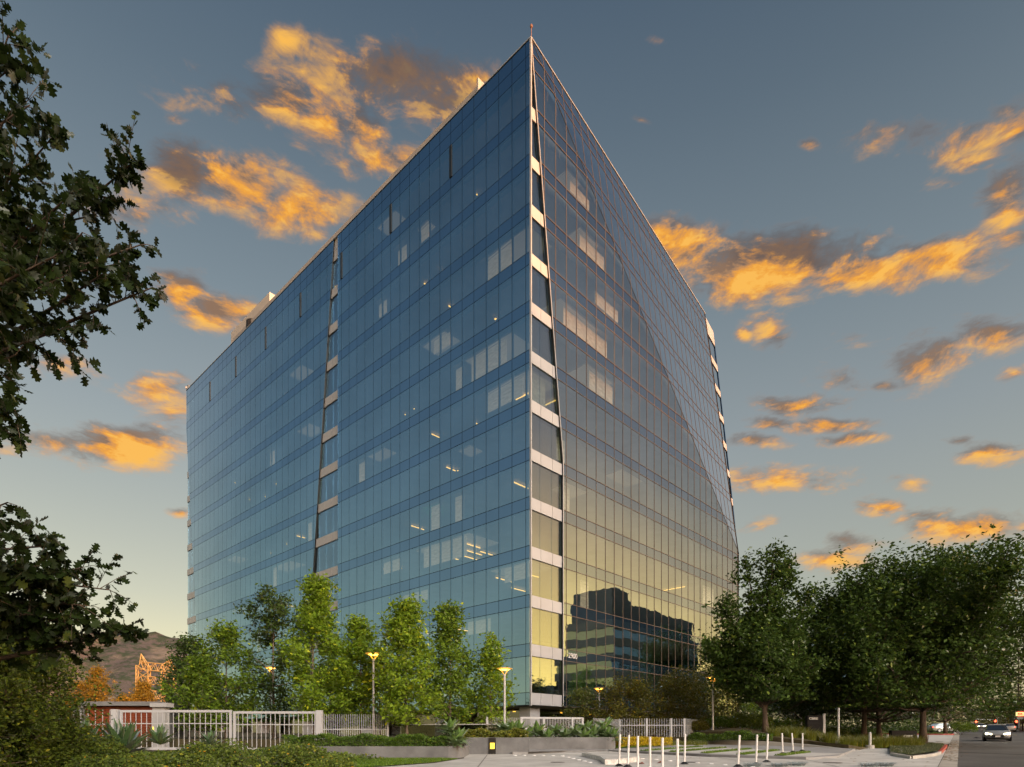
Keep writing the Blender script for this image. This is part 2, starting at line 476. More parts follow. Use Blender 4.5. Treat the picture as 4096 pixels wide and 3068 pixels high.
# ------------------------------------------------------------------ ground
def gz(Y):
    return SLOPE * min(max(Y, -80.0), 320.0)
ys = [-2500, -80, 320, 9000]
mb = MB()
vs = []
for y in ys:
    for x in (-7000, 7000):
        vs.append((x, y, gz(y)))
mb.add(vs, [(0, 1, 3, 2), (2, 3, 5, 4), (4, 5, 7, 6)])
struct('ground', mb, soil, 'brown earth of the whole site reaching to the hills')

def sheet(name, pts, m, dz, label=None):
    """flat sheet on the sloping ground; pts are ground points (X, Y)"""
    b = MB()
    b.add([(p[0], p[1], gz(p[1]) + dz) for p in pts], [tuple(range(len(pts)))])
    return struct(name, b, m, label)

DS = Vector((0.5850, 0.8110)); NS = Vector((0.8110, -0.5850)); K0 = Vector((15.06, 21.96))
def st(t, off):
    """street frame: t metres along the kerb, off metres to its right"""
    p = K0 + DS * t + NS * off
    return (p.x, p.y)
TS = [-60, -20, 0, 40, 120, 300]
def band(name, o0, o1, m, dz, label=None, ts=TS):
    b = MB()
    vs = []
    for t in ts:
        for o in (o0, o1):
            x, y = st(t, o); vs.append((x, y, gz(y) + dz))
    b.add(vs, [(2 * i, 2 * i + 1, 2 * i + 3, 2 * i + 2) for i in range(len(ts) - 1)])
    return struct(name, b, m, label)
band('road', 0.55, 24, asphalt, 0.004, 'grey asphalt street running away to the traffic lights')
band('gutter', 0.0, 0.55, gutter_m, 0.008, 'pale concrete gutter along the kerb')
band('opposite_pavement', 24.2, 29, conc_drive, 0.12)
drive_pts = [(-14, 12), (20, 12), st(-6, -0.02), st(0, -0.02), st(17, -0.02), st(17, -4), (19.7, 35.4), (14, 43), (6.5, 40), (5.9, 34.6), (1, 34.6), (.8, 30.9), (-2.4, 30.9), (-2.1, 27.2), (-3.0, 24), (-6, 20)]
sheet('driveway', drive_pts, conc_drive, 0.006, 'pale concrete forecourt and driveway in front of the planters')
sheet('side_driveway', [st(29, -0.02), st(72, -0.02), st(72, -22), st(29, -22)], conc_drive, 0.007, 'concrete side driveway crossing behind the big street tree')
# painted lines and skid marks on the road
for i, (o0, o1, t0, t1) in enumerate(((11.9, 12.02, 2, 290), (12.2, 12.32, 2, 290), (6.4, 6.5, 75, 290), (17.6, 17.7, 60, 290))):
    band('lane_line', o0, o1, mat('worn_line_paint', (0.42, 0.36, 0.16), 0.7, var=0.3, vscale=4), 0.010, 'worn painted line along the street', [t0, t1])
b = MB()
b.add([(*st(13.2, 0.6), 0), (*st(9.2, 10), 0), (*st(9.9, 10), 0), (*st(14.4, 0.6), 0)], [(0, 1, 2, 3)])
b.v = [(x, y, gz(y) + 0.009) for x, y, z in b.v]
struct('tar_patch', b, mat('tar_seam', (0.05, 0.048, 0.045), 0.75, var=0.3, vscale=2), 'dark tar seam crossing the street')
# expansion joints of the driveway
jm = mat('joint_line', (0.20, 0.19, 0.18), 0.9)
def joint(a, b_, w=0.05):
    a, b_ = Vector(a), Vector(b_)
    n = (b_ - a).orthogonal().normalized() * w / 2
    q = MB(); pts = [a - n, b_ - n, b_ + n, a + n]
    q.add([(p.x, p.y, gz(p.y) + 0.011) for p in pts], [(0, 1, 2, 3)])
    return struct('driveway_joint', q, jm)
for a, b_ in (((-2.2, 25.2), (14.6, 25.2)), ((-6, 21.0), (13.8, 21.0)), ((4.2, 33), (4.2, 14)), ((9.3, 28), (9.3, 14)), ((-1.2, 30.5), (-1.2, 15)), ((14.0, 33.5), (10, 15)), ((14, 36), (22.5, 31.8))):
    joint(a, b_)

# raised planting ground round the tower
def sstep(a, b_, x):
    t_ = min(1.0, max(0.0, (x - a) / (b_ - a))); return t_ * t_ * (3 - 2 * t_)
def terr(X, Y):
    z = max(1.50 + 0.012 * (Y - 33), gz(Y) + 0.12)
    z = z + (gz(Y) + 0.34 * (1 - sstep(18.2, 22, X)) + .04 - z) * sstep(8, 12, X)
    m = math.exp(-(((X - 15.8) / 4.0) ** 2 + ((Y - 44) / 4.0) ** 2)) * 0.80
    m += math.exp(-(((X - 22) / 6) ** 2 + ((Y - 51) / 5) ** 2)) * 0.6
    return z + m
bed = [(-60, 37), (-10.4, 37), (-10.4, 28.6), (-3.0, 28.6), (-2.5, 31.3), (.7, 31.3), (.9, 35.3), (5.8, 35.3), (6.6, 41.4), (12.7, 44.2), (18.3, 38.5), (19.5, 36.0), st(20, -3.2), st(28, -3.0), st(29, -20), st(110, -24), (-20, 150), (-120, 150)]
def inside(x, y, poly):
    c = False
    j = len(poly) - 1
    for i in range(len(poly)):
        xi, yi = poly[i]; xj, yj = poly[j]
        if (yi > y) != (yj > y) and x < (xj - xi) * (y - yi) / (yj - yi) + xi:
            c = not c
        j = i
    return c
from mathutils.geometry import delaunay_2d_cdt
def bed_z(x, y): return 1.15 if y < 31 else terr(x, y)
rim = []
for p_, q_ in zip(bed, bed[1:] + bed[:1]):
    L_ = math.hypot(q_[0] - p_[0], q_[1] - p_[1]); n_ = max(1, int(L_ / 1.2))
    rim += [(p_[0] + (q_[0] - p_[0]) * i / n_, p_[1] + (q_[1] - p_[1]) * i / n_) for i in range(n_)]
inner = [(x + .13 * (j % 2), y) for i, x in enumerate(np.arange(-45, 40, 1.1)) for j, y in enumerate(np.arange(28.9, 80, 1.1)) if inside(x, y, bed)]
co, ed, fa, _, _, _ = delaunay_2d_cdt([Vector(p_) for p_ in rim + inner], [(i, (i + 1) % len(rim)) for i in range(len(rim))], [], 1, 1e-4)
b = MB(); b.add([(v_.x, v_.y, bed_z(v_.x, v_.y)) for v_ in co], [tuple(f_) for f_ in fa])
nr_ = len(rim)
b.add([(x, y, bed_z(x, y)) for x, y in rim] + [(x, y, gz(y) - .1) for x, y in rim], [(i, (i + 1) % nr_, nr_ + (i + 1) % nr_, nr_ + i) for i in range(nr_)])
struct('planting_bed', b, mat('mulch', (0.07, 0.06, 0.03), 0.95, var=0.4, vscale=2.0, bump=0.5, bscale=20), 'dark planted ground and mound around the tower')

# ------------------------------------------------------------------ hills
def hill(name, pts_fn, nx, ny, m, label):
    vs = [pts_fn(i / nx, j / ny) for j in range(ny + 1) for i in range(nx + 1)]
    fs = [(j * (nx + 1) + i, j * (nx + 1) + i + 1, (j + 1) * (nx + 1) + i + 1, (j + 1) * (nx + 1) + i) for j in range(ny) for i in range(nx)]
    q = MB(); q.add(vs, fs)
    return struct(name, q, m, label, smooth=True)
def fbm(x, y, seed=0, o=5):
    s, a, f = 0.0, 1.0, 1.0
    for k in range(o):
        s += a * (math.sin(x * f * 1.7 + y * f * 0.9 + seed + k * 1.3) * math.cos(y * f * 1.9 - x * f * 0.6 + seed * 2 + k * 2.1))
        a *= 0.5; f *= 2.03
    return s
hm = bpy.data.materials.new('chaparral'); hm.use_nodes = True
T = NT(hm.node_tree)
pb = hm.node_tree.nodes['Principled BSDF']; pb.inputs['Roughness'].default_value = 0.95; pb.inputs['Specular IOR Level'].default_value = 0.1
gp = T.n('ShaderNodeNewGeometry').outputs['Position']
v1 = T.noise(T.vmath('MULTIPLY', gp, (1, 1, 1.5)), 0.004, 6, 0.65)
v2 = T.noise(gp, 0.03, 6, 0.7)
v3 = T.noise(gp, 0.0025, 3, 0.5)
hc = T.mix(T.smooth(v2, 0.42, 0.58), (0.115, 0.092, 0.088), (0.050, 0.062, 0.040))
hc = T.mix(T.smooth(v1, 0.54, 0.66), hc, (0.21, 0.165, 0.135))
hc = T.mix(T.math('MULTIPLY', T.smooth(v3, 0.56, 0.66), 0.5), hc, (0.26, 0.21, 0.16))
T.link(hc, pb.inputs['Base Color'])
bn = T.n('ShaderNodeBump'); bn.inputs['Strength'].default_value = 1.0; bn.inputs['Distance'].default_value = 9.0
T.link(v2, bn.inputs['Height']); T.link(bn.outputs[0], pb.inputs['Normal'])
ridge_px = [(-900, 2640), (-300, 2590), (0, 2560), (200, 2545), (380, 2528), (470, 2520), (560, 2538), (620, 2522), (680, 2548), (760, 2555), (900, 2600), (1200, 2690), (1700, 2800), (2600, 2870)]
def crest(X):
    Y = 2600.0
    x = X / Y * F + CX
    return Y, EYE + (HY - float(np.interp(x, [p[0] for p in ridge_px], [p[1] for p in ridge_px]))) / F * Y
def far_hill(u, v):
    X = -3300 + 4300 * u
    Yc, top = crest(X)
    if v < .62:                       # near face: spurs and gullies
        q = v / .62
        Y = 1500 + (Yc - 1500) * q
        gul = abs(fbm(X / 210 + q * 1.2, q * 1.6, 1, 5))
        z = 5 + (top - 5) * q ** 1.1 + fbm(X / 260, Y / 260, 3) * 14 * math.sin(math.pi * q) - gul * 34 * math.sin(math.pi * q)
    else:
        q = (v - .62) / .38
        Y = Yc + 900 * q
        z = top * (1 - q) + fbm(X / 200, Y / 200, 5) * 12 * (1 - q) * q * 4
    return (X, Y, z)
hill('far_hill', far_hill, 190, 60, hm, 'brown scrub covered hill beyond the power pylon')
# unseen hills added behind the camera, shaped to shade street, tower and far hill
def sun_frame(e, d):
    return e * 0.694 + d * 0.720, e * 0.720 - d * 0.694
prof = [(-2500, 150), (-700, 130), (-300, 110), (0, 87), (38, 77.5), (80, 69), (100, 64), (150, 50), (250, 18), (350, 0)]
def shade_ridge(u, v):
    e = -2500 + 2850 * (u ** 0.5)
    top = float(np.interp(e, [p[0] for p in prof], [p[1] for p in prof]))
    x, y = sun_frame(e, 560 + 280 * v)
    return (x, y, -3 + (top + 3) * math.sin(math.pi * v))
hill('shade_hill', shade_ridge, 140, 14, hm, 'long low hill on the sunset side, unseen, shaped to shade the street')
prof2 = [(-2500, 60), (60, 150), (140, 240), (365, 430), (700, 775), (900, 830), (1300, 700), (1900, 0)]
def shade_mountain(u, v):
    e = -2500 + 4400 * u
    top = float(np.interp(e, [p[0] for p in prof2], [p[1] for p in prof2]))
    x, y = sun_frame(e, 3300 + 1400 * v)
    return (x, y, -5 + (top + 5) * math.sin(math.pi * v))
hill('shade_mountain', shade_mountain, 120, 12, hm, 'higher hills far off on the sunset side, added unseen to shade the far hill')

# ------------------------------------------------------------------ the tower
CO = Vector((1.587, 51.9, 0))
dL, nL = Vector((-0.731, 0.682, 0)).normalized(), Vector((-0.682, -0.731, 0)).normalized()
dR, nR = Vector((0.683, 0.731, 0)).normalized(), Vector((0.731, -0.683, 0)).normalized()
ZB, ZT, ST, SP = 4.43, 60.15, 4.10, 1.04
ZF, SF = 26.2, 41.75                         # foot of the fold on the right face
Z = Vector((0, 0, 1))
def PL(t, z, n=0.0): return CO + dL * t + nL * n + Z * z
def PR(s, z, n=0.0): return CO + dR * s + nR * n + Z * z
def nfold(s, z):
    return -4.74 * max(0.0, s / SF - (ZT - z) / (ZT - ZF))
def PU(s, z, n=0.0): return PR(s, z, nfold(s, z) + n)
tower = thing('office_tower', 'tall blue glass office tower with a knife sharp corner and folded facade', 'office building', (CO.x, CO.y, 1.35))
rows = []
for k in range(14):
    z0 = ZB + ST * k
    if k < 13:
        rows.append((z0, z0 + SP, 'spandrel')); rows.append((z0 + SP, z0 + ST, 'vision'))
rows += [(ZB + 13 * ST, 58.9, 'spandrel'), (58.9, ZT, 'spandrel')]
zlines = [r[0] for r in rows] + [ZT]

def clip(poly, a, b_, c):
    """keep the part of a 2-D polygon with a*x + b*y <= c"""
    out = []
    for i in range(len(poly)):
        p, q = poly[i], poly[(i + 1) % len(poly)]
        dp, dq = a * p[0] + b_ * p[1] - c, a * q[0] + b_ * q[1] - c
        if dp <= 0: out.append(p)
        if (dp < 0 < dq) or (dq < 0 < dp):
            f = dp / (dp - dq)
            out.append((p[0] + (q[0] - p[0]) * f, p[1] + (q[1] - p[1]) * f))
    return out
def area2(p):
    return 0.5 * sum(p[i][0] * p[(i + 1) % len(p)][1] - p[(i + 1) % len(p)][0] * p[i][1] for i in range(len(p)))
def shrink(poly, d):
    """inset a convex anticlockwise polygon"""
    out = poly
    n = len(poly)
    for i in range(n):
        p, q = poly[i], poly[(i + 1) % n]
        ex, ey = q[0] - p[0], q[1] - p[1]
        L = math.hypot(ex, ey)
        if L < 1e-6: continue
        nx, ny = ey / L, -ex / L
        out = clip(out, nx, ny, nx * p[0] + ny * p[1] - d)
        if len(out) < 3: return []
    return out
PANES = {'vision': [], 'spandrel': []}
def px_area(ps):
    q = [(p.x / p.y * F / 4, (p.z - EYE) / p.y * F / 4) for p in ps]
    return abs(area2(q))
def add_pane(poly, pos, kind, mat_, gap):
    poly = shrink(poly, gap)
    if len(poly) < 3 or abs(area2(poly)) < 0.02: return
    ac, zc = sum(p[0] for p in poly) / len(poly), sum(p[1] for p in poly) / len(poly)
    ta, tz = random.gauss(0, .0013), random.gauss(0, .0013)          # no two panes sit quite in plane
    front = [pos(a, z, (a - ac) * ta + (z - zc) * tz) for a, z in poly]
    back = [pos(a, z, -0.05) for a, z in poly]
    n = len(poly)
    fs = [tuple(range(n))] + [(i, n + i, n + (i + 1) % n, (i + 1) % n) for i in range(n)]
    PANES[kind].append((px_area(front), front + back, fs, mat_))

slope_b = (35.63 - 31.04) / (58 - 21)
def tR(z): return 31.04 + (58 - z) * slope_b
def tL(z): return 77.05 - 0.13 * max(0.0, 53.6 - z)
colsA = [0.0, 0.59] + [0.59 + 1.583 * k for k in range(1, 19)] + [29.84]
colsB = [0.59 + 1.583 * k for k in range(19, 50)]
for z0, z1, kind in rows:
    m_ = glass if kind == 'vision' else spandrel_glass
    for a, b_ in zip(colsA, colsA[1:]):
        add_pane([(a, z0), (b_, z0), (b_, z1), (a, z1)], PL, kind, m_, 0.024)
    for a, b_ in zip(colsB, colsB[1:]):
        p = [(a, z0), (b_, z0), (b_, z1), (a, z1)]
        p = clip(p, -1, -slope_b, -(31.04 + 58 * slope_b))          # t >= tR(z)
        p = clip(p, 1, -0.13, 77.05 - 0.13 * 53.6)                    # t <= tL(z)
        p = clip(p, 1, 0, 77.05)
        if len(p) > 2: add_pane(p, PL, kind, m_, 0.024)
colsR = [4.755 + 1.521 * k for k in range(-4, 25)]
kf = SF / (ZT - ZF)
def sLf(z): return 4.33 * min(1.0, (ZT - z) / (ZT - ZF))
for z0, z1, kind in rows:
    m_ = glass if kind == 'vision' else spandrel_glass
    for a, b_ in zip(colsR, colsR[1:]):
        p0 = [(a, z0), (b_, z0), (b_, z1), (a, z1)]
        p0 = clip(p0, 1, 0, SF); p0 = clip(p0, -1, 0, 0)
        if len(p0) < 3: continue
        lo = clip(p0, 1, kf, kf * ZT)                                 # below the fold
        if len(lo) > 2:                                               # right of the corner slot, whose edge is vertical under the fold foot
            lo = clip(lo, -1, 0, -4.33) if z1 <= ZF else clip(lo, -1, -4.33 / (ZT - ZF), -4.33 / (ZT - ZF) * ZT)
        if len(lo) > 2: add_pane(lo, PR, kind, m_, 0.03)
        if z1 > ZF:
            up = clip(p0, -1, -kf, -kf * ZT)
            if len(up) > 2: add_pane(up, PU, kind, m_, 0.03)
# the 300 panes that show largest are parts, the rest is one mass
for kind, nm, rest in (('vision', 'window_pane', 'distant_window_glass'), ('spandrel', 'spandrel_pane', 'distant_spandrel_glass')):
    L = sorted(PANES[kind], key=lambda q: -q[0])
    for a, vs, fs, m_ in L[:300]:
        obj(nm, MB().add(vs, fs), m_, tower)
    q = MB()
    for a, vs, fs, m_ in L[300:]: q.add(vs, fs)
    obj(rest, q, L[0][3], tower, kind='stuff')
# recessed slots with white panels
def strip(cols, pos, lim, n_in, zmin=0.0, zmax=99):
    for z0, z1, kind in rows:
        if z1 <= zmin or z0 >= zmax: continue
        for a, b_ in zip(cols, cols[1:]):
            e0, e1 = min(b_, lim(z0)), min(b_, lim(z1))
            if max(e0, e1) - a < 0.08: continue
            p = [(a, z0), (max(e0, a + .01), z0), (max(e1, a + .01), z1), (a, z1)]
            p = shrink(p, 0.02)
            if len(p) < 3 or abs(area2(p)) < .01: continue
            n = len(p)
            d = 0.10 if kind == 'spandrel' else 0.0
            q = MB()
            q.add([pos(x, z, n_in + d) for x, z in p] + [pos(x, z, n_in - 0.08) for x, z in p],
                  [tuple(range(n)), tuple(range(2 * n - 1, n - 1, -1))] + [(i, n + i, n + (i + 1) % n, (i + 1) % n) for i in range(n)])
            obj('white_panel' if kind == 'spandrel' else 'slot_pane', q, white_panel if kind == 'spandrel' else strip_glass, tower)
strip([29.86, 31.43, 33.0, 34.57, 36.14, 37.8], PL, lambda z: tR(z) - .02, -0.24)
strip([0.02, 1.41, 2.98, 4.33], PR, lambda z: sLf(z) - .02, -0.22)
# outer slots: left end of the left face (mirrored) and the far end of the right face
def PLm(a, z, n=0.0): return PL(77.05 - a, z, n)
strip([0.0, 1.5, 3.0, 4.5, 6.3], PLm, lambda z: 77.05 - tL(z) - .02, -0.24)
def sE(z): return 4.3 * max(0.02, (z - ZF) / (ZT - ZF)) ** 0.8
def PE(a, z, n=0.0): return PR(SF + a, z, nfold(SF, z) - 0.25 - 0.16 * a + n)
strip([0.03, 1.5, 3.0, 4.32], PE, sE, 0.0, zmin=ZF)
q = MB()
for i in range(16):
    za, zb = ZF + (ZT - 1 - ZF) * i / 16, ZF + (ZT - 1 - ZF) * (i + 1) / 16
    a, b_ = sE(za), sE(zb)
    q.add([PE(a, za, .1), PE(a + .25, za, .1), PE(b_ + .25, zb, .1), PE(b_, zb, .1), PE(a, za, -3), PE(a + .25, za, -3), PE(b_ + .25, zb, -3), PE(b_, zb, -3)],
          [(0, 1, 2, 3), (1, 5, 6, 2), (4, 0, 3, 7)])
obj('end_trim', q, spandrel_glass, tower)
# mullions: recessed dark joints on the left face, metal caps on the right face
for t in colsA[1:-1]:
    obj('mullion', MB().frame_box(PL(t - .07, ZB, -0.16), dL * .14, nL * .12, Z * (ZT - ZB)), dark_joint, tower)
for t in colsB:
    lo = max(ZB, 58 - (t - 31.04) / slope_b) if t < tR(ZB) else ZB
    if t > tL(ZB): lo = max(lo, 53.6 - (77.05 - t) / 0.13)
    if t > 77 or lo > ZT - 1: continue
    obj('mullion', MB().frame_box(PL(t - .07, lo, -0.16), dL * .14, nL * .12, Z * (ZT - lo)), dark_joint, tower)
for z in zlines:
    obj('transom', MB().frame_box(PL(0.02, z - .08, -0.17), dL * 29.8, nL * .12, Z * .16), dark_joint, tower)
    a, b_ = tR(z), tL(z)
    obj('transom', MB().frame_box(PL(a + .03, z - .08, -0.17), dL * (b_ - a - .06), nL * .12, Z * .16), dark_joint, tower)
def cap(p, q_, side, nrm, w, d):
    b3 = MB()
    b3.add([p - side * w / 2, p + side * w / 2, q_ + side * w / 2, q_ - side * w / 2] + [x + nrm * d for x in (p - side * w / 2, p + side * w / 2, q_ + side * w / 2, q_ - side * w / 2)],
           [(0, 3, 2, 1), (4, 5, 6, 7), (0, 1, 5, 4), (1, 2, 6, 5), (2, 3, 7, 6), (3, 0, 4, 7)])
    return b3
nU = (PU(SF, ZT) - PU(0, ZT)).cross(PU(SF, ZF + .001) - PU(SF, ZT)).normalized()
if nU.dot(nR) < 0: nU = -nU
for s in colsR:
    if s <= 0.1 or s > SF: continue
    zfold = ZT - s / kf
    ztop_lo = zfold
    zlow = ZB
    if s < 4.33: zlow = ZT - s / 4.33 * (ZT - ZF)
    if ztop_lo > zlow + .1:
        obj('mullion', cap(PR(s, zlow, -.05), PR(s, ztop_lo, -.05), dR, nR, 0.036, 0.085), alu, tower)
    if zfold < ZT - .2 and s > 0.3:
        obj('mullion', cap(PU(s, max(zfold, ZF), -.05), PU(s, ZT, -.05), dR, nU, 0.022, 0.075), alu, tower)
for z in zlines:
    a, e = sLf(z), min(SF, kf * (ZT - z))
    if e - a > .3:
        obj('transom', cap(PR(a, z, -.05), PR(e, z, -.05), Z, nR, 0.046, 0.09), alu, tower)
    if z > ZF and SF - e > .3:
        obj('transom', cap(PU(e, z, -.05), PU(SF, z, -.05), Z, nU, 0.03, 0.08), alu, tower)
obj('fold_line', cap(PR(0, ZT, -.03), PR(SF, ZF, -.03), Z, nR, 0.09, 0.05), dark_joint, tower)
# black returns along the slots
def ret(pts, nv, d0, d1, name='black_return', m_=black_return, th=0.06, side=None):
    q = MB()
    for (p, r_) in zip(pts, pts[1:]):
        a = [p + nv * d0, r_ + nv * d0, r_ + nv * d1, p + nv * d1]
        s_ = side * th
        q.add(a + [x + s_ for x in a], [(0, 1, 2, 3), (7, 6, 5, 4), (0, 4, 5, 1), (1, 5, 6, 2), (2, 6, 7, 3), (3, 7, 4, 0)])
    return obj(name, q, m_, tower)
ret([PL(tR(z), z) for z in (ZB, ZT)], nL, -0.30, -0.01, side=dL)
ret([PL(29.86, z) for z in (ZB, ZT)], nL, -0.45, 0.02, 'glass_fin', strip_glass, 0.03, -dL)
ret([PR(sLf(z), z) for z in (ZB, ZF, ZT)], nR, -0.30, -0.01, side=dR)
ret([PL(tL(z), z) for z in (ZB, 53.6)], nL, -0.45, -0.01, side=-dL)
ret([PU(SF, z) for z in (ZB, ZF, ZT)], nR, -0.6, 0.0, side=-dR)
q = MB(); q.frame_box(PR(-0.03, ZB - .1, -.02), dR * 0.10, nR * .06, Z * (ZT - ZB + .15)); q.frame_box(PR(-0.035, ZB - .1, -.12), dR * 0.05, nR * .095, Z * (ZT - ZB + .15))
obj('corner_trim', q, white_panel, tower)
obj('slot_edge_trim', cap(PR(4.30, ZB, .0), PR(4.30, ZF, .0), dR, nR, .07, .05), white_panel, tower)
obj('slot_edge_trim', cap(PR(4.30, ZF, .0), PR(0.0, ZT, .0), dR, nR, .07, .05), white_panel, tower)
obj('parapet_cap', cap(PL(0, ZT + .04, -.3), PL(77.05, ZT + .04, -.3), Z, nL, .08, .36), steel, tower)
obj('parapet_cap', cap(PU(0.05, ZT + .04, -.3), PU(SF, ZT + .04, -.3), Z, nR, .08, .36), steel, tower)
# soffit edge under the lowest panels
obj('soffit', MB().add([PR(0.2, ZB - .06, -.05), PR(SF, ZB - .06, -.05), PR(SF, ZB - .06, -70), PR(.2, ZB - .06, -76)], [(0, 1, 2, 3)]), conc, tower)
# floors, core, rear
for k in range(14):
    z = ZB + ST * k
    sf = min(SF, kf * (ZT - z)) if z > ZF else SF
    pts = [(0.75, 0.75), (max(1.5, sf - 1), 0.75), (SF - .8, 0.95 - nfold(SF, z + 1)), (SF - .8, 76), (0.75, 76)]
    ring = [CO + dR * s + dL * t for s, t in pts]
    q = MB(); q.prism([(p.x, p.y) for p in ring], z + .12, z + .92)
    obj('floor_slab', q, slab_m, tower)
q = MB(); q.frame_box(CO + dR * 12 + dL * 12 + Z * 1.4, dR * 18, dL * 52, Z * 58)
obj('core', q, core_m, tower)
q = MB()
q.add([PR(SF - .05, ZB, 0), PR(SF - .05, ZF, 0), PR(SF - .05, ZT, -4.74), PR(SF - .05, ZT, -77), PR(SF - .05, ZB, -77)], [(0, 1, 2, 3, 4)])
q.add([PL(77, ZB, -.4), PL(77, ZT, -.4), PL(77, ZT, -SF), PL(77, ZB, -SF)], [(0, 1, 2, 3)])
obj('rear_wall', q, spandrel_glass, tower)
ring = [PR(.5, 0, -.7), PR(8, 0, -1.6), PR(SF - .4, 0, -5.7), PR(SF - .4, 0, -76.5), PR(.4, 0, -76.5)]
q = MB(); q.prism([(p.x, p.y) for p in ring], 58.6, 59.0); obj('roof', q, conc, tower)
# far-left blind end of the left face
# roof screens
def scr(t0, t1, b0, z0, z1, dep, m_, name):
    q = MB(); q.frame_box(PL(t0, z0, -b0), dL * (t1 - t0), nL * -dep, Z * (z1 - z0)); return obj(name, q, m_, tower)
louv = mat('roof_screen', (0.40, 0.36, 0.33), 0.6, var=0.1, vscale=.4)
for i in range(5):
    scr(7.4, 62, 1.2 + .06 * i, 59.0 + .80 * i, 59.72 + .80 * i, .1, louv, 'roof_louvre')
scr(7.4, 7.6, 1.0, 59, 63.0, 1.0, louv, 'screen_end')
q = MB(); q.frame_box(PL(53.2, 59, -3), dL * 13.2, nL * -.35, Z * 7.6); q.frame_box(PL(53.2, 59, -3.36), dL * .35, nL * -7, Z * 7.59)
obj('penthouse_screen', q, mat('penthouse_panel', (0.55, 0.50, 0.45), .6, var=.08, vscale=.4), tower)
q = MB(); q.tube([PL(56.5, 60, -2.2), PL(56.5, 63.2, -2.2)], 1.1, 14); obj('roof_vent', q, black_m, tower)
# black slots in the top storey
for k in range(7):
    t = 10.09 + 9.498 * k
    q = MB(); q.frame_box(PL(t - .16, 54.7, .01), dL * .32, nL * .06, Z * 3.0); obj('roof_anchor_slot', q, black_return, tower)
# davits and beacon
q = MB(); q.tube([PL(.05, ZT, -.1), PL(.05, ZT + .95, -.1)], .035, 6); q.lathe(PL(.05, ZT + .9, -.1), [(.03, 0), (.10, .06), (.13, .16), (.09, .27), (.02, .36)], 10)
obj('beacon', q, mat('beacon_brown', (.20, .10, .06), .5), tower)
for p, s_ in ((PL(77.0, ZT, -.5), 1.0), (PR(SF + 2.5, ZT - 1.2, -5.6), 1.0)):
    q = MB(); q.tube([p, p + Z * .9, p + Z * 1.3 + dL * .5, p + Z * 1.25 + dL * 1.1], .08, 6); q.box(p + Z * 1.1 + dL * 1.15, (.35, .35, .35)); obj('davit', q, steel, tower)
# ceiling lamps seen through the glass
def lamp_strip(k, t, s0, L, along=dR, m_=ceiling_lamp, w=.10):
    p = CO + dL * t + dR * s0 + Z * (ZB + ST * (k + 1) - .12)
    q = MB(); side = Vector((-along.y, along.x, 0)) * w
    q.frame_box(p, along * L, side, Z * .07); obj('ceiling_light', q, m_, tower)
for k, t, s0, L in ((7, 8.2, 2.2, 2.6), (3, 10.6, 2.0, 2.4), (3, 12.2, 3.2, 3.0), (3, 13.8, 4.4, 3.0), (3, 15.2, 3.0, 2.6), (2, 3.4, 2.2, 2.8), (2, 6.4, 2.4, 2.4), (4, 4.0, 2.2, 2.0), (1, 12, 2, 2), (5, 13.2, 2.2, 1.2),
                    (6, 15.5, 2.2, 1.0), (9, 13.2, 2.5, 1.0), (3, 50, 3, 2), (5, 44, 2.4, 1.2), (3, 11.4, 5.2, 2.6), (2, 8, 6.2, 2.2), (4, 20, 3, 1.8), (10, 17, 2.4, 1.0)):
    lamp_strip(k, t, s0, L)
for k, t, s0, L in ((6, 2.2, 3.4, 2.6), (9, 2.4, 14.2, 1.8), (3, 3.2, 33, 4.5), (6, 2.2, 6.0, 1.2)):
    lamp_strip(k, t, s0, L, dL)
for i in range(30):
    k, t = random.randint(0, 12), random.uniform(3, 72)
    p = CO + dL * t + dR * random.uniform(1.5, 4) + Z * (ZB + ST * (k + 1) - .14)
    q = MB(); q.lathe(p, [(.02, 0), (.07, 0), (.07, .06), (.02, .06)], 8); obj('downlight', q, ceiling_lamp, tower)
q = MB(); q.box(CO + dL * 15 + dR * 2 + Z * (ZB + ST * 5 - .5), (.45, .2, .22)); obj('exit_sign', q, exit_lamp, tower)
# pale blinds and ceilings behind some windows, given a faint glow for room light
blind = mat('glowing_blind', (0.62, 0.58, 0.50), 0.8, var=0.35, vscale=1.6, stretch=(1, 1, 4), emit=(1.0, .80, .50), estr=.10)
for k, t, w, h in ((9, 3.4, 3.2, 2.6), (7, 4.0, 4.5, 2.4), (6, 2.0, 4.6, 1.6), (3, 9.2, 6.4, 1.8), (11, 14.8, 1.2, 1.2), (11, 18.5, 1.4, 1.6), (1, 22, 1.4, 2.6), (5, 38, 1.2, 2.8), (4, 47, 1.3, 2.9), (8, 48, 1.2, 2.6), (2, 52, 1.3, 2.9), (0, 12, 1.3, 2.8), (8, 11.6, 2.4, 1.2), (4, 9.6, 1.2, 2.9), (7, 9.8, .9, 2.9), (3, 19.5, 3.0, 1.2), (2, 1.2, 3.0, 1.2), (4, 13.0, 1.4, 2.8), (10, 22, 1.4, 1.4), (6, 26, 1.3, 2.8), (2, 15, 4.2, 1.0), (1, 6, 3, 1.2)):
    q = MB(); q.frame_box(CO + dL * t + dR * 1.2 + Z * (ZB + ST * (k + 1) - h), dL * w, dR * .05, Z * h); obj('blind', q, blind, tower)
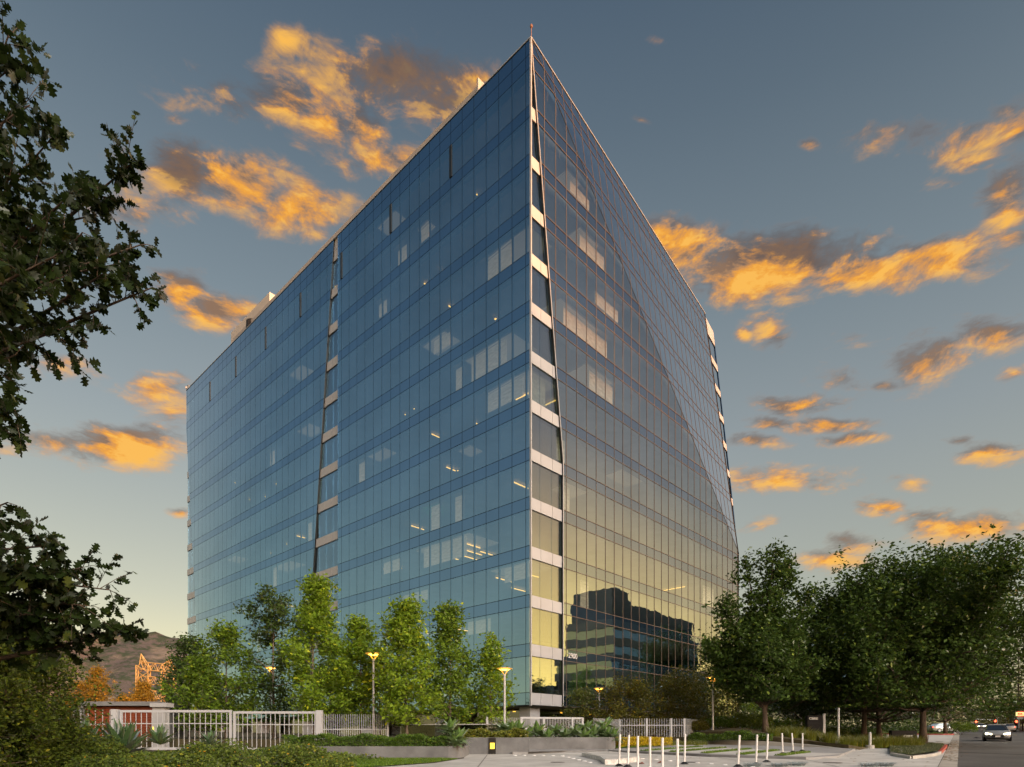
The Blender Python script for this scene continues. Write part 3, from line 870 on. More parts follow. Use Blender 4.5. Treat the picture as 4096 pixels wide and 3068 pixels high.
for k, s0, w, h in ((11, 7, 3.0, 1.0), (10, 8.5, 4.0, 1.5), (8, 6, 7, 2.5), (7, 10, 4, 2.4), (9, 11, 4, 1.2), (4, 5.5, 1.4, 2.2), (2, 8.6, 1.3, 2.6), (3, 34, 3, 2.6), (5, 5, 1.2, 2.0), (6, 1.2, 2.2, 2.2)):
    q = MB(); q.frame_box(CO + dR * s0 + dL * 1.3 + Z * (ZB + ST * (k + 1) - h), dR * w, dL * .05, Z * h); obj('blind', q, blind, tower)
deck = bpy.data.materials.new('glowing_deck'); deck.use_nodes = True
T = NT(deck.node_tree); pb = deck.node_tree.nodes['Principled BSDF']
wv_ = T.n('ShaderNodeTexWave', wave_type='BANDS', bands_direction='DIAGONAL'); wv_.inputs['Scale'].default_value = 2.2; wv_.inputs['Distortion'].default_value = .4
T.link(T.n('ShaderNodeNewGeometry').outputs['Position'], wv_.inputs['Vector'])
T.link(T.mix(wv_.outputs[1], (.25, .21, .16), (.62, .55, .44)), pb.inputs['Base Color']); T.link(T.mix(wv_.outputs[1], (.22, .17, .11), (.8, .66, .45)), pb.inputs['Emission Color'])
pb.inputs['Emission Strength'].default_value = .12  # room light put into the ceiling plates as a faint glow
for k, t0, w, d in ((9, 1.0, 5.2, 3.0), (7, 3.0, 6.0, 3.4), (6, 1.0, 5.2, 2.2), (3, 8.5, 8.0, 4.0), (5, 8.4, 1.6, 1.6), (8, 12, 3.4, 2.0), (2, 1.0, 4.6, 3.0), (11, 14.6, 1.6, 1.0), (10, 40, 3.2, 1.8), (8, 38, 3, 2), (4, 43, 4.8, 2.2), (3, 55, 6, 2.4), (1, 16, 4, 2.6), (12, 20, 3.2, 1.4), (6, 22, 3, 1.6), (5, 60, 3, 2)):
    q = MB(); q.frame_box(CO + dL * t0 + dR * .9 + Z * (ZB + ST * (k + 1) + .02), dL * w, dR * d, Z * .08); obj('glowing_ceiling', q, deck, tower)
for k, s0, w, d in ((8, 5, 6, 3), (7, 9, 4.5, 3), (10, 8, 3, 1.8), (6, 1.2, 3.2, 3), (11, 6, 2, 1.4), (4, 6, 3, 2), (5, 15, 4, 2)):
    q = MB(); q.frame_box(CO + dR * s0 + dL * .9 + Z * (ZB + ST * (k + 1) + .02), dR * w, dL * d, Z * .08); obj('glowing_ceiling', q, deck, tower)
# ground floor
gf = MB()
gf.frame_box(PR(3.0, 1.2, -3.2), dR * 37, nR * -.1, Z * (ZB - 1.25)); gf.frame_box(PL(3.2, 1.2, -3.0), dL * 70, nL * -.1, Z * (ZB - 1.25))
obj('lobby_glazing', gf, dark_glass, tower)
q = MB(); q.frame_box(PR(9, 1.2, -9), dR * 30, nR * -.1, Z * 3.1); q.frame_box(PL(9, 1.2, -9), dL * 60, nL * -.1, Z * 3.1)
obj('lobby_wall', q, mat('lobby_wall', (.16, .10, .05), .7), tower)
for i in range(7):
    p = PR(6 + 5 * i, ZB - .2, -5.5); q = MB(); q.lathe(p, [(.02, 0), (.14, 0), (.14, .05), (.02, .05)], 8); obj('downlight', q, amber, tower)
for i in range(10):
    p = PL(7 + 6 * i, ZB - .2, -5.5); q = MB(); q.lathe(p, [(.02, 0), (.14, 0), (.14, .05), (.02, .05)], 8); obj('downlight', q, amber, tower)
for s in (0.7, 15.5, 28, 40):
    q = MB(); q.frame_box(PR(s, 1.1, -.7), dR * 1.25, nR * -1.25, Z * (ZB - 1.18)); obj('column', q, white_panel, tower)
for t in (12, 25, 38, 51, 64):
    q = MB(); q.frame_box(PL(t, 1.1, -.7), dL * 1.25, nL * -1.25, Z * (ZB - 1.18)); obj('column', q, white_panel, tower)
# street number
def text_mesh(name, body, size, m_, ext=0.02, bold=0.0):
    cu = bpy.data.curves.new(name, 'FONT'); cu.body = body; cu.size = size; cu.extrude = ext; cu.offset = bold
    o = bpy.data.objects.new(name + '_tmp', cu); C.objects.link(o)
    bpy.context.view_layer.update()
    me = bpy.data.meshes.new_from_object(o.evaluated_get(bpy.context.evaluated_depsgraph_get()))
    bpy.data.objects.remove(o); bpy.data.curves.remove(cu)
    me.materials.clear(); me.materials.append(m_)
    return me
def put_text(name, body, size, m_, pos, ux, nrm, parent, ext=.02, bold=0.0, sx=1.0):
    me = text_mesh(name, body, size, m_, ext, bold)
    M = Matrix(((ux.x * sx, 0, nrm.x, pos.x), (ux.y * sx, 0, nrm.y, pos.y), (0, 1, 0, pos.z), (0, 0, 0, 1)))
    me.transform(M)
    return obj(name, me, None, parent)
put_text('street_number', '2900', .66, white_paint, PR(4.98, 8.83, .06), dR, nR, tower)

# ------------------------------------------------------------------ the office block across the street (seen in the glass)
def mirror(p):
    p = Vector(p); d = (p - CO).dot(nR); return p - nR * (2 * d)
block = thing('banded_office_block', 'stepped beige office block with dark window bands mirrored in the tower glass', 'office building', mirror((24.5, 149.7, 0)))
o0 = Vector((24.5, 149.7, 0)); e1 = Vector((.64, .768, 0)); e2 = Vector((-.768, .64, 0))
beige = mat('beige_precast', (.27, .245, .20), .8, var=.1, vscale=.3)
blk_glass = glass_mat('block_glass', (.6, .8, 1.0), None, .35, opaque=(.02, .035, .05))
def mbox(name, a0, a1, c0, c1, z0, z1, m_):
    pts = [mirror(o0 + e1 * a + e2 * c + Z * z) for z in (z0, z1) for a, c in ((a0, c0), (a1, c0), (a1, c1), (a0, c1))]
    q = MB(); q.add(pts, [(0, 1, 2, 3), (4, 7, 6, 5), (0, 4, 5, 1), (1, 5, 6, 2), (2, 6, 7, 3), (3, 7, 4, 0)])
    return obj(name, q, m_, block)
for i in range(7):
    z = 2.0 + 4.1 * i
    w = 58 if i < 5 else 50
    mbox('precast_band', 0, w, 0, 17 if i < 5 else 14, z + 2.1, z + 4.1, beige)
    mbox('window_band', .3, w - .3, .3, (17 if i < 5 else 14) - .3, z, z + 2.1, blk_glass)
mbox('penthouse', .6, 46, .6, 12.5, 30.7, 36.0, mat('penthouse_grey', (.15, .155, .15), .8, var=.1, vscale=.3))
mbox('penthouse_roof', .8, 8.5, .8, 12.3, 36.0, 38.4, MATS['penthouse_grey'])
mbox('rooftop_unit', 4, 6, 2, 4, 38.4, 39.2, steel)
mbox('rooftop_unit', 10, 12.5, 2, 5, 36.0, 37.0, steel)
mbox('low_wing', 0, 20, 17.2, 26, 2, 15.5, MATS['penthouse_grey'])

# ------------------------------------------------------------------ foliage generators
def rand_unit(n):
    v = rng.normal(size=(n, 3)); return v / np.linalg.norm(v, axis=1, keepdims=True)
def leaf_quads(cent, size, up=0.45, aspect=0.55, droop=0.0):
    """folded diamond leaves (two triangles each side of the midrib) at the given centres"""
    n = len(cent)
    d = rand_unit(n); d[:, 2] = d[:, 2] * 0.6 - droop; d /= np.linalg.norm(d, axis=1, keepdims=True)
    nr = rand_unit(n); nr[:, 2] += up * 2; 
    s = np.cross(d, nr); s /= np.linalg.norm(s, axis=1, keepdims=True) + 1e-9
    nn = np.cross(s, d)
    L = (size * (0.6 + 0.8 * rng.random(n)))[:, None]
    a = cent - d * L * 0.5
    b = cent + s * L * aspect * 0.5 + nn * L * 0.10
    c = cent + d * L * 0.5
    e = cent - s * L * aspect * 0.5 + nn * L * 0.10
    v = np.stack([a, b, c, e], 1).reshape(-1, 3)
    i = np.arange(n)[:, None] * 4
    f = np.concatenate([i + np.array([[0, 1, 2]]), i + np.array([[0, 2, 3]])], 0)
    return v, f
OAK = np.array([(0, 0), (.07, .12), (.20, .16), (.30, .24), (.17, .30), (.14, .37), (.30, .45), (.40, .56), (.24, .60), (.17, .66), (.26, .78), (.24, .88), (.10, .90), (0, 1.0)])
OAKP = np.concatenate([OAK, np.array([(-x, y) for x, y in OAK[-2:0:-1]])], 0)       # lobed outline
def oak_leaves(cent, dirs, size):
    n, m = len(cent), len(OAKP)
    nr = rand_unit(n); nr[:, 2] += 0.6
    s = np.cross(dirs, nr); s /= np.linalg.norm(s, axis=1, keepdims=True) + 1e-9
    nn = np.cross(s, dirs)
    L = (size * (0.65 + 0.7 * rng.random(n)))[:, None, None]
    o = OAKP[None]
    curl = (0.25 * (o[:, :, 1] - .5) ** 2 + 0.35 * np.abs(o[:, :, 0]))[:, :, None]
    p = cent[:, None] + (s[:, None] * o[:, :, :1] * 1.15 + dirs[:, None] * o[:, :, 1:2] + nn[:, None] * curl * 0.6) * L
    mid = cent[:, None] + dirs[:, None] * L * 0.5
    v = np.concatenate([p, mid], 1).reshape(-1, 3)
    i = np.arange(n)[:, None] * (m + 1)
    fan = np.array([(m, k, (k + 1) % m) for k in range(m)])
    f = (i[:, None] + fan[None]).reshape(-1, 3)
    return v, f

def limb(p0, p1, r0, r1, bend=0.08, n=5):
    p0, p1 = Vector(p0), Vector(p1)
    L = (p1 - p0).length
    o = Vector(rand_unit(1)[0]) * L * bend
    pts, rr = [], []
    for i in range(n):
        f = i / (n - 1)
        pts.append(p0.lerp(p1, f) + o * math.sin(math.pi * f)); rr.append(r0 + (r1 - r0) * f)
    return pts, rr

def tree(name, label, base, height, clear, radius, leafm, barkm, nleaf, lsize, cat='tree', group=None, prof='oval', trunk_r=None, nlimb=26, clump=None, lean=(0, 0), spires=0, sparse=1.0, sub=3, droop=0.0, leaders=(), uneven=.42):
    """trunk with limbs, twigs and leaf clumps hung on the twigs"""
    base = Vector(base)
    t = thing(name, label, cat, base, group)
    trunk_r = trunk_r or height * 0.012
    wood = MB()
    top = base + Vector((lean[0], lean[1], height * 0.93))
    tp, tr = limb(base - Vector((0, 0, .15)), top, trunk_r, trunk_r * 0.12, 0.025, 9)
    tr[0] *= 1.45
    wood.tube(tp, tr, 9)
    def rad(h):          # h 0..1 inside the crown
        if prof == 'oval': return max(.08, math.sin(math.pi * min(1, max(0, .14 + .80 * h))) ** 0.75)
        if prof == 'cone': return max(.07, (1 - h) ** 0.72 * min(1, .45 + 3.0 * h))
        if prof == 'pillar': return max(.10, min(1, .45 + 2.4 * h) * (1 - h ** 2.6))
        if prof == 'dome': return max(.10, math.sqrt(max(0, 1 - (max(0, h - .22) / .80) ** 2)))
        return 1
    cents, wts = [], []
    ga = rng.random() * 6.28
    tips = []
    for i in range(nlimb):
        h = (i + .3 + .6 * rng.random()) / nlimb
        zc = clear + (height - clear) * h
        a = ga + i * 2.39996 + rng.normal() * .25
        rr = radius * rad(h) * (1.10 - uneven + uneven * rng.random() ** .8)
        z0 = max(clear * .75, zc - rr * (0.25 + 0.45 * rng.random()) - .1)
        f = min(.98, z0 / (height * .93))
        k = f * 8; k0 = int(min(7, k)); p0 = tp[k0].lerp(tp[k0 + 1], k - k0)
        p1 = base + Vector((lean[0] * f, lean[1] * f, 0)) + Vector((math.cos(a) * rr, math.sin(a) * rr, zc))
        r0 = max(.012, trunk_r * (1 - f) * 0.45 + .008)
        lp, lr = limb(p0, p1, r0, .008, .09, 5)
        wood.tube(lp, lr, 5, cap=False)
        tips.append((p1, 1.0))
        for j in range(sub):
            f2 = .35 + .6 * rng.random()
            q0 = lp[0].lerp(lp[-1], f2)
            k2 = min(3, int(f2 * 4)); q0 = lp[k2].lerp(lp[k2 + 1], f2 * 4 - k2)
            dd = (p1 - p0).normalized() * .5 + Vector(rand_unit(1)[0]) * .8 + Vector((0, 0, .15 - droop))
            ln = rr * (.30 + .30 * rng.random()) + .15
            q1 = q0 + dd.normalized() * ln
            sp, sr = limb(q0, q1, max(.006, r0 * .4), .005, .1, 3)
            wood.tube(sp, sr, 4, cap=False)
            tips.append((q1, .8)); tips.append((q0.lerp(q1, .55), .6))
        tips.append((lp[3], .6))
    for (lx, ly, lh) in leaders:                    # upright secondary stems with their own foliage columns
        q0, q1 = tp[2], base + Vector((lx, ly, lh))
        sp, sr = limb(q0, q1, trunk_r * .5, .02, .05, 8); wood.tube(sp, sr, 6, cap=False)
        for j in range(26):
            f2 = .28 + .72 * rng.random()
            k2 = min(6, int(f2 * 7)); q = sp[k2].lerp(sp[k2 + 1], f2 * 7 - k2)
            a = rng.random() * 6.28; ln = (1.25 - f2) * 1.25 * (.5 + .7 * rng.random())
            e = q + Vector((math.cos(a) * ln, math.sin(a) * ln, ln * .45))
            wood.tube([q, e], [.02, .006], 4, cap=False); tips += [(e, 1.0), (q.lerp(e, .5), .6)]
    for i in range(spires):
        a = rng.random() * 6.28
        p = base + Vector((lean[0] + math.cos(a) * radius * .35 * rng.random(), lean[1] + math.sin(a) * radius * .35 * rng.random(), height * (.88 + .13 * rng.random())))
        sp, sr = limb(tp[6], p, .03, .006, .05, 4); wood.tube(sp, sr, 4, cap=False)
        tips += [(p, .5), (sp[2], .7)]
    obj('trunk', wood, barkm, t, smooth=True)
    cs = clump or radius * 0.20
    tipc = np.array([list(p) for p, w in tips]); tw = np.array([w * (0.35 + 1.1 * rng.random()) for p, w in tips])
    tw /= tw.sum()
    pick = rng.choice(len(tips), nleaf, p=tw)
    # within a clump leaves gather in small sprays
    nsp = max(1, nleaf // 15)
    sp_pick = rng.choice(len(tips), nsp, p=tw)
    spc = tipc[sp_pick] + rng.normal(size=(nsp, 3)) * np.array([cs, cs, cs * .72])
    which = rng.integers(0, nsp, nleaf)
    pos = spc[which] + rng.normal(size=(nleaf, 3)) * lsize * 1.0
    pos[:, 2] = np.maximum(pos[:, 2], base.z + clear * .82)
    v, f = leaf_quads(pos, lsize, droop=droop * .5)
    me = mesh_np('crown', v, f, leafm)
    obj('crown', me, None, t)
    return t

def bush(name, label, base, rx, ry, h, leafm, nleaf, lsize, cat='shrub', group=None, flowers=0, flowm=None, lumps=9, part='foliage', rz=0.0, stems=True, kindstuff=None):
    base = Vector(base)
    t = thing(name, label, cat, base, group)
    # lumpy shell of leaves
    cen = []
    for i in range(lumps):
        a = rng.random() * 6.28; r = math.sqrt(rng.random()) * .72
        cen.append((math.cos(a) * r * rx, math.sin(a) * r * ry, h * (.35 + .30 * rng.random() * (1 - r * .6)), .34 + .22 * rng.random()))
    cen = np.array(cen)
    k = rng.integers(0, lumps, nleaf)
    u = rand_unit(nleaf); u[:, 2] = np.abs(u[:, 2]) * 1.0 - .25 * (rng.random(nleaf) < .3)
    rr = (0.72 + 0.33 * rng.random(nleaf))[:, None]
    pos = cen[k, :3] + u * rr * np.stack([rx * cen[k, 3], ry * cen[k, 3], h * .62 * cen[k, 3] / .45], 1)
    if rz:
        c_, s_ = math.cos(rz), math.sin(rz)
        pos[:, :2] = pos[:, :2] @ np.array([[c_, s_], [-s_, c_]])
    pos[:, 2] = np.maximum(pos[:, 2], .03)
    pos += np.array(base)
    v, f = leaf_quads(pos, lsize, up=.3)
    obj(part, mesh_np(part, v, f, leafm), None, t)
    if stems:
        w = MB()
        for i in range(7):
            c = cen[i % lumps]
            lp, lr = limb(base + Vector((rng.normal() * .08, rng.normal() * .08, -.05)), base + Vector(c[:3]), .025, .008, .1, 4)
            w.tube(lp, lr, 5, cap=False)
        obj('stem', w, bark, t)
    if flowers:
        sel = rng.choice(nleaf, flowers, replace=False)
        q = MB()
        for p in pos[sel]:
            if p[2] < base.z + h * .35: continue
            q.lathe(Vector(p) + Vector((0, -.03, .03)), [(.004, 0), (.028, .01), (.034, .02), (.012, .03)], 6)
        if q.v: obj('blossom', q, flowm, t)
    return t

L_lime = leaf_mat('leaf_lime', (0.27, 0.385, 0.030), (0.125, 0.225, 0.020), 0.42)
L_mid = leaf_mat('leaf_mid_green', (0.188, 0.285, 0.027), (0.090, 0.165, 0.018), 0.38)
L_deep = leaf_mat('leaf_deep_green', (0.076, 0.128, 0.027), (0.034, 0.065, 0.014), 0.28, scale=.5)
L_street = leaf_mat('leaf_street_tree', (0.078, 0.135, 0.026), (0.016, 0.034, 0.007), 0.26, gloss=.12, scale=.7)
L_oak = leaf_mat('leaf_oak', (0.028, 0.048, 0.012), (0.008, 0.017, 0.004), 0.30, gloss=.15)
L_olive = leaf_mat('leaf_olive', (0.128, 0.152, 0.029), (0.064, 0.088, 0.019), 0.32)
L_rust = leaf_mat('leaf_rust_green', (0.165, 0.150, 0.022), (0.075, 0.095, 0.016), 0.34, scale=.8)
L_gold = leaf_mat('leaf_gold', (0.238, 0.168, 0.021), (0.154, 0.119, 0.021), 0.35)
L_hedge = leaf_mat('leaf_hedge', (0.120, 0.210, 0.024), (0.050, 0.110, 0.016), 0.25)
L_shrub = leaf_mat('leaf_shrub', (0.160, 0.220, 0.036), (0.060, 0.104, 0.020), 0.32)
L_blade = leaf_mat('leaf_blade', (0.225, 0.240, 0.038), (0.105, 0.143, 0.024), 0.35)
L_agave = leaf_mat('leaf_agave', (0.105, 0.185, 0.075), (0.050, 0.105, 0.040), 0.12, gloss=.5)
L_foxtail = leaf_mat('leaf_foxtail_agave', (0.188, 0.315, 0.090), (0.098, 0.195, 0.048), 0.22, gloss=.4)
L_purple = leaf_mat('leaf_purple', (0.045, 0.016, 0.018), (0.020, 0.010, 0.012), 0.2)
L_yellow = leaf_mat('petal_yellow', (0.62, 0.47, 0.02), (0.36, 0.30, 0.02), 0.3)
L_grass = leaf_mat('grass_blade', (0.143, 0.247, 0.026), (0.078, 0.156, 0.016), 0.35)
L_silver = leaf_mat('leaf_silver', (0.42, 0.48, 0.50), (0.28, 0.34, 0.35), 0.25)
L_ever = leaf_mat('leaf_evergreen', (0.120, 0.165, 0.020), (0.028, 0.055, 0.009), 0.25, scale=2.2)
L_dull = leaf_mat('grass_dull', (0.075, 0.105, 0.040), (0.045, 0.065, 0.028), 0.3)
orange_flower = mat('orange_flower', (0.75, 0.36, 0.02), 0.6)

# ------------------------------------------------------------------ row of young trees behind the fence
def T(x, ytop, Y, ybase=None):
    b = P(x, HY, Y); z = terr(b.x, Y) if inside(b.x, Y, bed) else gz(Y)
    return Vector((b.x, Y, z)), P(x, ytop, Y).z - z
for x, yt, Y, rad_, m_, n_, lab in (
        (755, 2560, 47, 2.3, L_deep, 9000, 'dark round tree farthest along the row, beside the pylon'),
        (905, 2500, 41, 2.3, L_mid, 8000, 'slim green tree behind the middle of the white gate'),
        (800, 2640, 40, 1.9, L_mid, 5500, 'low bushy tree right of the pylon, above the first gate leaf'),
        (1100, 2375, 44, 2.5, L_deep, 9500, 'tall dark green tree just left of the tallest lime tree'),
        (1262, 2325, 38, 2.6, L_lime, 12500, 'tallest lime green tree, above the right gate post'),
        (1440, 2490, 39, 2.2, L_lime, 8500, 'airy lime green tree with a lamp head in its crown'),
        (1330, 2560, 44, 1.9, L_mid, 6500, 'darker tree filling the gap behind the tallest lime tree'),
        (1628, 2420, 36.5, 2.4, L_lime, 12500, 'broad lime green tree in front of the tower, right of the second lamp'),
        (1520, 2590, 43, 1.7, L_mid, 5000, 'short green tree behind the second lamp post'),
        (1800, 2430, 38.5, 1.75, L_mid, 9500, 'slender green tree between the broad lime tree and the tower corner'),
        (1965, 2560, 39.5, 1.6, L_lime, 4600, 'thin young tree beside the lamp at the tower corner')):
    b_, h_ = T(x, yt, Y)
    tree('young_tree', lab, b_, h_, h_ * .14, rad_, m_, bark_pale, int(n_ * .72), .25, group='young trees along the fence', uneven=.7, prof='cone' if m_ is L_lime else ('pillar' if rad_ < 2.4 else 'oval'), nlimb=19, clump=rad_ * .11, sub=4)
# ------------------------------------------------------------------ street trees on the right
for x, yt, Y, cl, rad_, n_, prof_, lab, sp_, m_ in (
        (3063, 2215, 42.0, 2.6, 4.2, 38000, 'pillar', 'tall tree with upright spires, its bare trunk rising from the mound', 6, L_street),
        (3455, 2420, 46, 2.9, 4.7, 46000, 'dome', 'wide dark street tree behind the company sign', 5, L_street),
        (3692, 2275, 43.5, 3.0, 7.2, 85000, 'dome', 'largest dark street tree, its flared trunk on the corner lawn', 12, L_street),
        (3520, 2420, 50.0, 2.4, 5.0, 24000, 'dome', 'shaded street tree between the sign and the largest tree', 2, L_deep),
        (3782, 2400, 83.0, 2.6, 7.5, 26000, 'dome', 'street tree on the red kerbed island beside the white car', 3, L_street),
        (3215, 2640, 54.0, 2.3, 4.0, 18000, 'dome', 'low dark tree behind the tall spired tree', 2, L_deep)):
    b_, h_ = T(x, yt, Y)
    if x == 3692: b_.z = gz(Y) + .12
    ld = [(-2.9, -.3, h_ * .72), (-1.3, .5, h_ * .98), (.4, -.4, h_ * 1.0), (1.6, .4, h_ * .97), (2.9, 0, h_ * .80), (-3.9, .2, h_ * .50)] if x == 3063 else [(rng.normal() * rad_ * .5, rng.normal() * rad_ * .4, h_ * (.74 + .20 * rng.random())) for q_ in range(6)]
    if x == 3063: rad_, h_, n_ = 3.0, h_ * .62, 34000
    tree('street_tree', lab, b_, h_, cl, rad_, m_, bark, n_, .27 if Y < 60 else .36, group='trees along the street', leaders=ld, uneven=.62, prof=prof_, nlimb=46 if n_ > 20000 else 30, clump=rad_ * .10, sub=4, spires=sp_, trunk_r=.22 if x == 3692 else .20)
# far street trees
for i, (x, yt, yb, Y, rad_, lab) in enumerate(((4075, 2500, 2900, 150, 10, 'grey green pine standing over the far traffic lights'), (3960, 2835, 2900, 190, 9, 'low round tree behind the oncoming car'), (4080, 2790, 2905, 120, 5, 'small round tree under the roadside restaurant sign'),
                                             (3890, 2850, 2900, 230, 11, 'far street tree left of the red lights'))):
    b_ = P(x, HY, Y); b_.z = gz(Y)
    h_ = P(x, yt, Y).z - b_.z
    tree('far_tree', lab, b_, h_, h_ * .3, rad_, L_olive, bark, 5000, .6 if Y > 130 else .35, group='trees far down the street', prof='dome', nlimb=22, clump=rad_ * .16)
# ------------------------------------------------------------------ shrub trees in front of the right face
for x, yt, Y, rad_, m_, n_, lab in (
        (2330, 2770, 49, 1.5, L_olive, 4500, 'loose olive shrub tree behind the small lamp'),
        (2510, 2735, 47.5, 2.5, L_rust, 11000, 'rust tinged shrub tree behind the yellow flower bed'),
        (2720, 2712, 50, 2.6, L_rust, 11000, 'rust tinged shrub tree left of the tall lamp'),
        (2850, 2690, 54, 2.8, L_rust, 10000, 'rust tinged shrub tree behind the tall lamp'),
        (2940, 2640, 60, 2.4, L_lime, 8000, 'yellow green tree glowing behind the spired tree')):
    b_, h_ = T(x, yt, Y)
    tree('shrub_tree', lab, b_, h_, .25, rad_, m_, bark, n_, .17, group='shrub trees beside the tower', prof='dome', nlimb=24, clump=rad_ * .17, trunk_r=.06)
# ------------------------------------------------------------------ golden trees and bushes far left
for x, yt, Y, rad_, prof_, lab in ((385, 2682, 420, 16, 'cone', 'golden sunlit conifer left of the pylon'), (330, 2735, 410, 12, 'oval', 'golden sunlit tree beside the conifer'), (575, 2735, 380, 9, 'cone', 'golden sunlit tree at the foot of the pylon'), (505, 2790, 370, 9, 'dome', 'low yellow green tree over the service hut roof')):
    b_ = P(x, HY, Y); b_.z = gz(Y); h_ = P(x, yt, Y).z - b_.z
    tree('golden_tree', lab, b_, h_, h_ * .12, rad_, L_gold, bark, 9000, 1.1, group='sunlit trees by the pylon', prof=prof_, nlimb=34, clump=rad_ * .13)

# ------------------------------------------------------------------ the oak over the left edge
def oak():
    base = Vector((-10.6, 9.0, gz(9)))
    t = thing('oak_tree', 'dark lobed leaf oak whose branches hang in from the left edge', 'tree', base)
    w = MB()
    lp, lr = limb(base - Vector((0, 0, .2)), base + Vector((.3, .2, 6.5)), .42, .24, .03, 7)
    w.tube(lp, lr, 12)
    leaf_c, leaf_d = [], []
    # main boughs end where the photograph shows branch ends (pixel, depth)
    ends = [(60, 260, 8.2, 16), (120, 420, 8.0, 20), (200, 560, 8.2, 22), (300, 760, 8.0, 30), (520, 660, 8.4, 34), (330, 930, 7.6, 30), (420, 1090, 7.8, 34), (610, 1150, 8.2, 40), (500, 1050, 8.6, 26),
            (560, 980, 8.5, 14), (240, 1320, 7.8, 22), (150, 1150, 7.2, 30), (80, 950, 7.4, 30), (60, 700, 7.6, 26), (30, 1180, 7.0, 26), (20, 480, 7.6, 18), (-60, 800, 7.2, 30), (250, 1010, 7.3, 34), (170, 870, 8.6, 34), (380, 860, 8.8, 26), (-80, 1050, 8.8, 30), (90, 1080, 8.6, 34),
            (20, 1620, 7.4, 16), (70, 1700, 7.4, 12), (30, 2010, 7.2, 14), (60, 1420, 7.5, 8), (-60, 1560, 7.0, 22), (-80, 400, 7.8, 20), (40, 120, 8.0, 16), (-40, 180, 7.8, 20), (-50, 620, 7.8, 22), (20, 830, 8.2, 28), (10, 1040, 8.2, 30),
            (330, 2270, 8.6, 16), (240, 2180, 8.3, 26), (440, 2360, 8.6, 26), (520, 2520, 8.6, 24), (160, 2300, 8.0, 40), (320, 2420, 8.2, 44), (60, 2260, 7.8, 34), (400, 2500, 8.4, 24), (0, 2400, 7.8, 40), (220, 2480, 8.4, 36), (120, 2450, 8.2, 40), (-60, 2300, 7.6, 30), (300, 2540, 8.6, 20)]
    for (x, y, Y, k) in ends:
        e = P(x, y, Y)
        f = min(1.0, max(.22, (e.z - .4) / 9.5))
        s_ = lp[0].lerp(lp[-1], min(1, f * 1.15))
        bp, br = limb(s_, e, .07, .008, .06, 9)
        # sag then lift at the tip
        for i, p in enumerate(bp):
            p.z += .25 * math.sin(math.pi * i / 8)
        w.tube(bp, br, 6, cap=False)
        for j in range(int(k * .85)):
            g = 1 - abs(rng.normal()) * .34 if j > 3 else (1.0, .97, .93, .88)[j]
            if g < .25: continue
            i0 = min(7, int(g * 8 - 1e-6)); q = bp[i0].lerp(bp[i0 + 1], g * 8 - i0)
            d = (bp[-1] - bp[-4]).normalized() * .6 + Vector(rand_unit(1)[0]) * .9
            d.normalize()
            ln = .20 + .45 * rng.random() ** 2
            q1 = q + d * ln
            w.tube([q, q.lerp(q1, .5) + Vector((0, 0, .02)), q1], [.006, .004, .002], 4, cap=False)
            for l in range(10):
                ff = .2 + .8 * l / 9
                c = q.lerp(q1, ff)
                ld = d * .7 + Vector(rand_unit(1)[0]) * .9 + Vector((0, 0, -.25)); ld.normalize()
                leaf_c.append(list(c)); leaf_d.append(list(ld))
    obj('trunk', w, bark, t, smooth=True)
    v, f = oak_leaves(np.array(leaf_c), np.array(leaf_d), .125)
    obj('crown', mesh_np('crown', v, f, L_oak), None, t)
oak()
# dense evergreen under the oak
for x, yt, Y, rad_, n_, lab in ((15, 2480, 14.5, 1.4, 24000, 'dense dark evergreen tree at the left edge under the oak'), (-170, 2440, 13.5, 1.5, 14000, 'dense evergreen cut by the left edge of the picture')):
    b_ = P(x, HY, Y); b_.z = gz(Y); h_ = P(x, yt, Y).z - b_.z
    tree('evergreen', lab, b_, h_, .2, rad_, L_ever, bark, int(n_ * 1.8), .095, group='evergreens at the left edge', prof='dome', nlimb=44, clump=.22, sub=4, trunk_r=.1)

# ------------------------------------------------------------------ foreground shrubs, lower left
def on_ground(x, Y):
    p = P(x, HY, Y); return Vector((p.x, Y, gz(Y)))
for i, (x, Y, rx, ry, yt, fl, lab) in enumerate((
        (60, 15.0, 1.5, 1.3, 2885, 4, 'feathery green shrub in the lower left corner'),
        (330, 15.5, 1.15, 1.0, 2965, 5, 'green shrub left of the big agave'),
        (640, 15.5, 1.1, 1.0, 3000, 22, 'orange flowered shrub in front of the big agave'),
        (880, 17.0, 1.25, 1.1, 2975, 22, 'orange flowered shrub below the middle of the gate'),
        (1130, 19.0, 1.3, 1.2, 2985, 14, 'orange flowered shrub below the right gate leaf'),
        (1290, 18.5, 1.0, .9, 3015, 26, 'last orange flowered shrub beside the lawn'),
        (200, 19.0, 1.6, 1.4, 2925, 0, 'taller green shrub behind the corner shrub'),
        (470, 14.0, 1.0, .9, 3030, 12, 'low shrub under the big agave'))):
    b_ = on_ground(x, Y)
    h_ = (P(x, yt, Y).z - b_.z) * (.72 if i in (2, 5) else .92)
    bush('flowering_shrub', lab, b_, rx, ry, h_, L_shrub, 9000, .085, group='shrubs along the lower left', flowers=fl, flowm=orange_flower, lumps=14)
bush('groundcover', 'dark low shrubs filling the bank between the foreground bushes and the gate', on_ground(760, 24), 6.5, 4.5, .40, L_shrub, 22000, .13, group=None, lumps=40)

